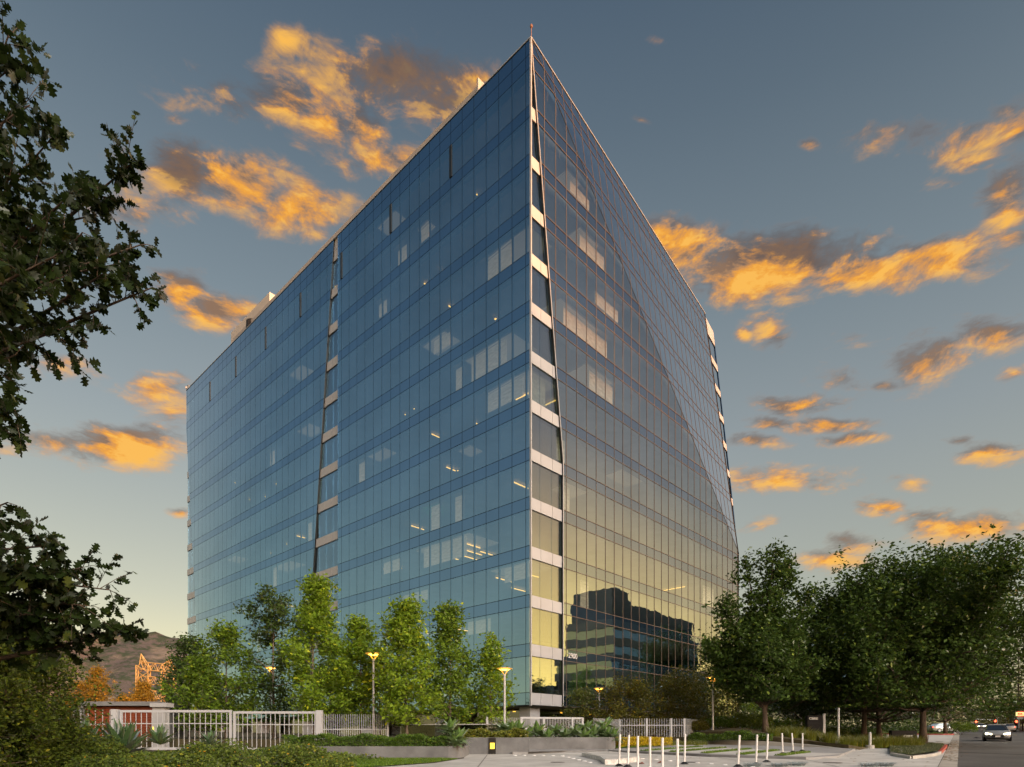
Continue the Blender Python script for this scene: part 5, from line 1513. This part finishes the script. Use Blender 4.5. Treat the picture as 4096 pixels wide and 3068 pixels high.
# ------------------------------------------------------------------ lamps
def post_lamp(label, base, h, group='round headed post lamps', head=True):
    base = Vector(base)
    t = thing('post_lamp', label, 'post lamp', base, group)
    q = MB(); q.lathe(base, [(.11, -.2), (.11, .05), (.075, .06), (.065, h - .5), (.085, h - .49), (.085, h - .36)], 14); obj('pole', q, steel, t, smooth=False)
    if not head: return t
    for k in range(4):
        a = math.pi / 4 + k * math.pi / 2
        q = MB(); q.tube([base + Vector((math.cos(a) * .06, math.sin(a) * .06, h - .38)), base + Vector((math.cos(a) * .33, math.sin(a) * .33, h - .06))], .02, 6); obj('strut', q, amber_glow, t)
    q = MB(); q.lathe(base + Vector((0, 0, h - .08)), [(.34, 0), (.46, .03), (.48, .05), (.26, .09), (.04, .11)], 24); obj('disc', q, amber_glow, t, smooth=True)
    q = MB(); q.lathe(base + Vector((0, 0, h - .15)), [(.02, 0), (.24, .02), (.31, .065)], 20); obj('lens', q, amber, t)
    return t
for x, yh, Y, lab in ((2018, 2672, 37, 'post lamp left of the tower corner'), (2397, 2752, 52, 'smallest post lamp, in front of the street number'), (2852, 2708, 44, 'post lamp right of the yellow flower bed'), (1494, 2612, 36.6, 'post lamp half hidden between two lime trees'), (1083, 2668, 46, 'post lamp buried in the dark tree above the gate')):
    b_ = P(x, HY, Y); z = terr(b_.x, Y) if inside(b_.x, Y, bed) else gz(Y)
    if Y == 44: z = P(2852, 2945, 44).z
    
    post_lamp(lab, (b_.x, Y, z), P(x, yh, Y).z - z)
b_ = P(3354, 2963, 40.5); post_lamp('bare lamp pole on a concrete foot, its head lost in the street trees', (b_.x, 40.5, b_.z), 2.5, head=False)
q = MB(); q.lathe((b_.x, 40.5, b_.z - .42), [(.30, 0), (.30, .40), (.26, .43)], 16); tag(obj('lamp_footing', q, conc), 'round concrete footing of the bare lamp pole', 'footing')
bl = thing('bollard_lamp', 'short grey bollard lamp on a concrete foot among the grasses', 'bollard lamp', P(3480, 2981, 38))
q = MB(); q.lathe(bl.location, [(.08, 0), (.08, .78), (.06, .80)], 12); obj('post', q, steel, bl)
q = MB(); q.lathe(Vector(bl.location) - Vector((0, 0, .25)), [(.24, 0), (.24, .24), (.2, .26)], 12); obj('foot', q, conc, bl)

# ------------------------------------------------------------------ bollards
def bollard(label, base, h, lean):
    base = Vector(base)
    t = thing('delineator_post', label, 'bollard', base, 'white delineator posts')
    q = MB(); q.lathe(base, [(.16, 0), (.155, .02), (.09, .07), (.05, .10)], 14); obj('foot', q, black_m, t)
    top = base + Vector((lean * h, 0, h))
    q = MB(); q.tube([base + Vector((0, 0, .06)), base.lerp(top, .5), top - Vector((0, 0, .01)), top], [.036, .036, .036, .025], 14); obj('post', q, white_paint, t)
z3 = lambda x, y: (2400 + x / 2.458, 2500 + y / 2.458)
bs = []
for (tx, ty), (bx, by), lab in (((197, 1075), (187, 1390), 'leftmost white post of the left row'), ((285, 1080), (272, 1398), 'second white post of the left row'), ((838, 1070), (830, 1370), 'white post standing apart behind the left row'), ((1372, 1083), (1357, 1396), 'first white post of the middle three'),
                                ((1545, 1078), (1533, 1375), 'second white post of the middle three'), ((1650, 1070), (1638, 1350), 'third white post of the middle three'), ((1790, 1062), (1797, 1292), 'first white post of the three on the grass strip'), ((1887, 1062), (1898, 1275), 'second white post of the three on the grass strip'), ((1992, 1062), (1990, 1262), 'last white post on the grass strip')):
    g = G(*z3(bx, by)); sx, sy = z3(tx, ty)
    tp_ = P(sx, sy, g.y)
    if bx > 1700: g = G(*z3(bx, by)); g.z += .10
    bollard(lab, g, tp_.z - g.z, (tp_.x - g.x) / (tp_.z - g.z))
for x, Y, lab in ((2551, 20.4, 'third white post of the left row'), (2600, 19.1, 'fourth white post of the left row'), (2650, 17.9, 'fifth white post of the left row'), (2710, 16.7, 'last and nearest white post of the left row')):
    b_ = P(x, HY, Y); bollard(lab, (b_.x, Y, gz(Y)), 1.13, .0)

# ------------------------------------------------------------------ company signs
sign_m = mat('sign_black', (.007, .006, .006), .6, spec=.2)
letter_m = mat('sign_letters', (.62, .62, .60), .5)
def company_sign(label, x0, x1, y0, y1, Y, tx, ty, th):
    a, b_ = P(x0, y1, Y), P(x1, y0, Y)
    t = thing('company_sign', label, 'sign', (a.x, Y, a.z), 'black company signs')
    q = MB(); q.frame_box((a.x, Y, a.z - .3), (b_.x - a.x, 0, 0), (0, .35, 0), (0, 0, b_.z - a.z + .3)); obj('slab', q, sign_m, t)
    q = MB(); q.frame_box((a.x - .01, Y - .015, a.z + (b_.z - a.z) * .30), (b_.x - a.x + .02, 0, 0), (0, .38, 0), (0, 0, .02)); obj('seam', q, black_m, t)
    p = P(tx, ty, Y - .03); h = th / F * Y
    put_text('lettering', 'CBRE', h / .70, letter_m, p, Vector((1, 0, 0)), Vector((0, -1, 0)), t, .012, .006, 1.25)
    return t
company_sign('black company sign standing above the ornamental grasses', 3231, 3290, 2862, 2906, 42.5, 3236, 2878, 8.5)
company_sign('low black company sign half hidden in grass beside the largest trunk', 3568, 3668, 2922, 2975, 41.5, 3614, 2949, 8.5)
q = MB(); a = P(3296, 2920, 43); q.box((a.x, 43, a.z + .45), (.16, .12, 1.35)); tag(obj('marker_post', q, steel), 'grey square post right of the black company sign', 'post')
wh = thing('garden_wall', 'pale wall glimpsed left of the black company sign', 'wall', P(3215, 2905, 58)); q = MB(); q.box(P(3215, 2880, 58), (.9, .3, 1.5)); obj('panel', q, white_paint, wh)

# ------------------------------------------------------------------ cars
def sedan_parts(paint, lit, name, label, group):
    """sedan about its own origin: nose to +X, 4.75 x 1.85 x 1.45 m"""
    t = thing(name, label, 'car', (0, 0, 0), group)
    sec = [  # x, half width at sill, half width at shoulder, sill z, shoulder z, top z
        (-2.36, .62, .70, .42, .74, .92), (-2.25, .80, .82, .28, .82, 1.02), (-1.6, .90, .91, .24, .88, 1.04), (-.9, .92, .93, .22, .90, 1.02), (0, .92, .93, .22, .88, .98), (.9, .92, .92, .22, .86, .95), (1.6, .90, .90, .24, .80, .88), (2.1, .84, .82, .26, .72, .78), (2.32, .70, .66, .30, .60, .66), (2.40, .55, .50, .36, .52, .56)]
    q = MB(); vs = []
    for x, a, b_, z0, z1, z2 in sec:
        vs += [(x, -a * .9, z0), (x, -a, z0 + .14), (x, -b_, z1), (x, -b_ * .86, z2), (x, b_ * .86, z2), (x, b_, z1), (x, a, z0 + .14), (x, a * .9, z0)]
    fs = [tuple(range(8)), tuple(range(8 * len(sec) - 1, 8 * len(sec) - 9, -1))]
    for i in range(len(sec) - 1):
        for k in range(8):
            fs.append((8 * i + k, 8 * i + 8 + k, 8 * i + 8 + (k + 1) % 8, 8 * i + (k + 1) % 8))
    q.add(vs, fs); obj('body', q, paint, t, smooth=True, local=True)
    def loft(secs, nm, m_, par):
        q = MB(); vs = []
        for x, w0, w1, z0, z1 in secs: vs += [(x, -w0, z0), (x, -w1, z1), (x, w1, z1), (x, w0, z0)]
        fs = [(0, 1, 2, 3), tuple(range(4 * len(secs) - 1, 4 * len(secs) - 5, -1))]
        for i in range(len(secs) - 1):
            for k in range(3): fs.append((4 * i + k, 4 * i + 4 + k, 4 * i + 5 + k, 4 * i + 1 + k))
        q.add(vs, fs); return obj(nm, q, m_, par, smooth=False, local=True)
    loft([(-1.95, .78, .74, .98, 1.00), (-1.15, .80, .62, .97, 1.36), (-.2, .81, .62, .95, 1.43), (.45, .81, .60, .94, 1.36), (1.25, .80, .74, .90, .94)], 'window', car_glass, t)
    loft([(-1.18, .65, .60, 1.33, 1.385), (-.2, .65, .60, 1.395, 1.455), (.40, .63, .58, 1.345, 1.395)], 'roof', paint, t)
    for s_ in (-1, 1):
        q = MB(); q.frame_box((-.28, s_ * .80 - .02, .95), (.07, 0, 0), (0, .04, 0), (0.03, -s_ * .18, .44)); obj('pillar', q, paint, t, local=True)
        for x in (-1.42, 1.45):
            q = MB(); q.tube([(x, s_ * .72, .33), (x, s_ * .945, .33)], .33, 18); w_ = obj('wheel', q, black_m, t, local=True)
            q = MB(); q.tube([(x, s_ * .94, .33), (x, s_ * .955, .33)], .21, 14); obj('rim', q, steel, w_, local=True)
        q = MB(); q.add([(2.30, s_ * .42, .56), (2.30, s_ * .42, .66), (2.10, s_ * .78, .72), (2.10, s_ * .80, .60), (2.42, s_ * .40, .56), (2.38, s_ * .40, .67), (2.20, s_ * .83, .73), (2.22, s_ * .84, .60)], [(4, 5, 6, 7), (0, 1, 5, 4), (1, 2, 6, 5), (2, 3, 7, 6), (3, 0, 4, 7)]); obj('headlight', q, head_lamp if lit else white_paint, t, local=True)
        q = MB(); q.box((-2.30, s_ * .60, .80), (.10, .36, .14)); obj('tail_light', q, tail_lamp, t, local=True)
        q = MB(); q.box((.72, s_ * 1.0, .98), (.14, .20, .12)); obj('mirror', q, paint, t, local=True)
    q = MB(); q.box((2.36, 0, .44), (.10, .86, .20)); obj('grille', q, black_m, t, local=True)
    q = MB(); q.box((2.43, 0, .43), (.02, .34, .14)); obj('number_plate', q, white_paint, t, local=True)
    q = MB(); q.box((0, 0, .20), (4.2, 1.5, .12)); obj('underbody', q, black_m, t, local=True)
    return t
car_glass = glass_mat('car_glass', (.8, .9, .95), None, .18, opaque=(.012, .014, .016), wav=0.0)
def paint_mat(name, c): 
    m = mat(name, c, .28, .35); return m
sa = math.atan2(DS.y, DS.x)
car = sedan_parts(paint_mat('silver_grey_paint', (.30, .31, .32)), True, 'sedan', 'silver grey sedan driving towards the camera with headlights on', 'cars on the street')
p = P(3986, 2936, 54); car.location = (p.x, 54, gz(54) + .01); car.rotation_euler = (math.atan(SLOPE * DS.y) * 0, math.atan(SLOPE * .8) , sa + math.pi + .0)
white_car = sedan_parts(paint_mat('white_car_paint', (.72, .73, .74)), False, 'sedan', 'white sedan parked sideways behind the red kerb', 'cars on the street')
p = P(3775, 2925, 93); white_car.location = (p.x, 93, gz(93) + .12); white_car.rotation_euler = (0, 0, .08)
for i, (x, Y, ci, tow, lab) in enumerate(((3890, 150, 0, 0, 'dark car in the far queue nearest the silver sedan'), (3925, 175, 1, 1, 'white car coming down the far lane with lit headlights'), (3868, 185, 0, 0, 'dark car with red tail lights behind the white car'), (3905, 215, 2, 0, 'grey car stopped at the far red light'), (3875, 240, 1, 0, 'pale car in the middle of the far queue'), (3915, 270, 1, 1, 'pale car with headlights far down the street'), (4035, 110, 1, 0, 'pale car cut off behind the silver sedan mirror'), (3950, 200, 2, 1, 'grey car hidden above the silver sedan bonnet'), (3850, 280, 2, 0, 'grey car at the far end of the street'), (3895, 300, 0, 0, 'farthest dark car of the queue'))):
    pm = (paint_mat('dark_car_paint', (.03, .03, .035)), MATS['white_car_paint'], MATS['silver_grey_paint'])[ci]
    c_ = sedan_parts(pm, bool(tow), 'far_car', lab, 'cars on the street')
    c_.location = ((x - CX) / F * Y, Y, gz(Y) + .01); c_.rotation_euler = (0, 0, sa + (math.pi if tow else 0))

# ------------------------------------------------------------------ traffic lights, poles and the roadside sign
def signal(label, x, y, Y, pole=True, arm=6.0):
    h = P(x, y, Y); base = Vector((h.x + (arm if pole else 0), Y, gz(Y)))
    t = thing('traffic_light', label, 'traffic light', base, 'red traffic lights')
    q = MB(); q.tube([base, base + Vector((0, 0, h.z - base.z + .9))], [.14, .09], 8); obj('pole', q, steel, t)
    if pole: q = MB(); q.tube([base + Vector((0, 0, h.z - base.z + .5)), Vector((h.x, Y, h.z + .75))], [.08, .05], 6); obj('mast_arm', q, steel, t)
    q = MB(); q.box((h.x, Y - .1, h.z - .3), (.42, .3, 1.2)); obj('housing', q, black_m, t)
    q = MB(); q.tube([(h.x, Y - .24, h.z), (h.x, Y - .32, h.z)], .24, 12); obj('red_lens', q, red_lamp, t)
    return t
z0 = lambda x, y: (3640 + x / 3.542, 2600 + y / 3.542)
for (x, y), Y, lab in (((925, 1018), 170, 'leftmost red traffic light over the far queue'), ((1195, 1005), 150, 'red traffic light above the silver sedan roof'), ((1490, 1015), 120, 'right red traffic light beside the grey pole')):
    signal(lab, *z0(x, y), Y)
def utility(label, x, ytop, Y, arms):
    b_ = P(x, HY, Y); b_.z = gz(Y); top = P(x, ytop, Y).z
    t = thing('utility_pole', label, 'utility pole', b_, 'utility poles')
    q = MB(); q.tube([b_, (b_.x, Y, top)], [.2, .13], 8); obj('pole', q, bark, t)
    for k in range(arms):
        q = MB(); q.box((b_.x, Y - .1, top - .6 - 1.2 * k), (3.4, .14, .16)); obj('crossarm', q, bark, t)
for x, yt, Y, ar, lab in ((3640 + 1427 / 3.542, 2600 + 620 / 3.542, 130, 2, 'tall utility pole left of the restaurant sign'), (3640 + 1355 / 3.542, 2600 + 680 / 3.542, 170, 2, 'farther utility pole in the gap beside the largest tree'), (3640 + 1595 / 3.542, 2600 + 740 / 3.542, 120, 1, 'utility pole behind the restaurant sign')):
    utility(lab, x, yt, Y, ar)
YS = 110
sg = thing('restaurant_sign', 'red and cream roadside restaurant sign at the right edge', 'sign', (P(4075, HY, YS).x, YS, gz(YS)))
def srect(nm, x0, y0, x1, y1, m_, dy=0.0, th=.25):
    a, b_ = P(*z0(x0, y1), YS), P(*z0(x1, y0), YS); q = MB(); q.frame_box((a.x, YS - dy, a.z), (b_.x - a.x, 0, 0), (0, th, 0), (0, 0, b_.z - a.z)); return obj(nm, q, m_, sg)
red_sign = mat('sign_red', (.50, .04, .03), .5, emit=(.8, .05, .03), estr=.25)
srect('red_board', 1535, 866, 1640, 945, red_sign)
srect('cream_panel', 1497, 880, 1600, 935, mat('sign_cream', (.8, .62, .25), .5, emit=(1, .72, .28), estr=.55), .2, .18)
for k in range(3):
    srect('red_stroke', 1512 + 24 * k, 892, 1528 + 24 * k, 912, red_sign, .24, .03)
srect('red_stroke', 1508, 916, 1588, 925, red_sign, .24, .03)
srect('blue_panel', 1604, 878, 1640, 940, mat('sign_blue', (.05, .12, .4), .5), .26, .05)
srect('grey_panel', 1512, 948, 1600, 980, mat('sign_pale_grey', (.55, .58, .6), .5), .1, .15)
srect('pole', 1545, 945, 1556, 1110, steel, -.05, .2)
# small dark rag on the road
p = G(*z0(952, 1252)); q = MB(); q.add([p + Vector(v) for v in ((-.45, 0, .01), (-.1, -.2, .02), (.45, -.05, .01), (.2, .2, .01), (-.2, .18, .02), (-.1, 0, .16), (.15, .02, .12))], [(0, 1, 5), (1, 6, 5), (1, 2, 6), (2, 3, 6), (3, 5, 6), (3, 4, 5), (4, 0, 5)])
tag(obj('road_debris', q, black_m), 'small dark rag lying on the street in front of the silver sedan', 'debris')
# uplight on the corner lawn
p = G(3683, 2986); q = MB(); q.lathe(p + Vector((0, 0, .12)), [(.14, 0), (.14, .05), (.1, .07)], 12); tag(obj('ground_light', q, yellow_lamp), 'small ground light glowing at the foot of the largest trunk', 'ground light')

# ------------------------------------------------------------------ power pylon
YP = 430.0
pyl = thing('power_pylon', 'sunlit lattice power pylon in front of the hill', 'pylon', (P(650, HY, YP).x, YP, gz(YP)))
pm = mat('sun_gold_steel', (.36, .26, .11), .5)  # low sun's gold put into the grey steel's colour
zq = lambda x, y, dY=0.0: P(240 + x / 3.262, 2560 + y / 3.262, YP) + Vector((0, dY, 0))
def lattice(nm, a, b_, w, n, r=.16, wy=2.0):
    """square lattice girder between two points"""
    a, b_ = Vector(a), Vector(b_); d = (b_ - a).normalized(); up = Vector((0, 0, 1)) if abs(d.z) < .7 else Vector((1, 0, 0))
    s = (up - d * up.dot(d)).normalized() * w / 2; fwd = Vector((0, wy / 2, 0)); q = MB()
    cs = [s + fwd, s - fwd, -s - fwd, -s + fwd]
    for c in cs: q.tube([a + c, b_ + c], r, 5)
    for i in range(n):
        p0, p1 = a.lerp(b_, i / n), a.lerp(b_, (i + 1) / n)
        for k in range(4):
            c0, c1 = cs[k], cs[(k + 1) % 4]
            if i % 2: c0, c1 = c1, c0
            q.tube([p0 + c0, p1 + c1], r * .7, 4)
    return obj(nm, q, pm, pyl)
for xm, nm in ((1085, 'leg'), (1415, 'leg')):
    lattice(nm, Vector((zq(xm, 0).x, YP, gz(YP))), zq(xm, 330), 8.4, 9, .32, 3)
for y0, y1 in ((335, 385), (520, 560), (700, 740)):
    lattice('crossarm', zq(1060, y0), zq(1480, y1 - 8), 5.2, 9, .30, 2)
    q = MB(); tip = zq(1005, y0 + 12)
    for dz in (-2.6, 2.6): q.tube([zq(1062, y0) + Vector((0, 0, dz)), tip], .26, 5)
    obj('arm_tip', q, pm, pyl)
    q = MB(); q.tube([tip, tip - Vector((0, 0, 10.5))], .14, 5); q.lathe(tip - Vector((0, 0, 12)), [(.3, 0), (.5, .6), (.3, 1.4)], 8); obj('insulator', q, pm, pyl)
for x0, x1, xt, yt in ((1058, 1140, 1058, 178), (1352, 1446, 1444, 250)):
    q = MB(); tp_ = zq(xt, yt)
    for xx in (x0, x1):
        for dy in (-2, 2): q.tube([zq(xx, 330) + Vector((0, dy, 0)), tp_], .28, 5)
    for k in range(1, 5):
        f = k / 5; q.tube([zq(x0, 330).lerp(tp_, f), zq(x1, 330).lerp(tp_, f)], .2, 4); q.tube([zq(x0, 330).lerp(tp_, f), zq(x1, 330).lerp(tp_, f - .2)], .2, 4)
    obj('peak', q, pm, pyl)

# ------------------------------------------------------------------ covers, litter and wear on the ground
for x, y, r_, lab in ((2760, 3050, .30, 'round iron cover in the driveway'), (3330, 3052, .35, 'round iron cover near the street end of the driveway'), (2230, 3050, .28, 'round iron cover left of the white island')):
    p = G(x, y); q = MB(); q.lathe(p + Vector((0, 0, .006)), [(r_, 0), (r_, .012), (r_ * .9, .014)], 20); tag(obj('iron_cover', q, mat('cast_iron', (.09, .085, .08), .6, var=.3, vscale=6)), lab, 'cover', 'iron covers')
p = G(*z0(420, 1297)); q = MB(); q.box(p + Vector((0, 0, .018)), (1.6, .5, .012), sa); tag(obj('drain_grate', q, MATS['cast_iron']), 'dark drain grate in the side driveway behind the largest tree', 'drain')
lit_v, n = [], 420
for k in range(n):
    if k < 240: tt, oo = rng.uniform(4, 40), abs(rng.normal()) * .35 + .02
    else: tt, oo = rng.uniform(-2, 26), -rng.uniform(.2, 14)
    x_, y_ = st(tt, oo); zz = gz(y_) + .03
    a = rng.random() * 6.28; r_ = .05 + .06 * rng.random()
    lit_v += [(x_ + math.cos(a + j * 2.1) * r_, y_ + math.sin(a + j * 2.1) * r_, zz + .015 * (j == 0)) for j in range(3)]
o = obj('leaf_litter', mesh_np('leaf_litter', np.array(lit_v), np.arange(3 * n).reshape(-1, 3), mat('litter', (.20, .12, .05), .9)), None); o['kind'] = 'stuff'; o['label'] = 'dry brown leaves lying in the gutter and on the driveway'
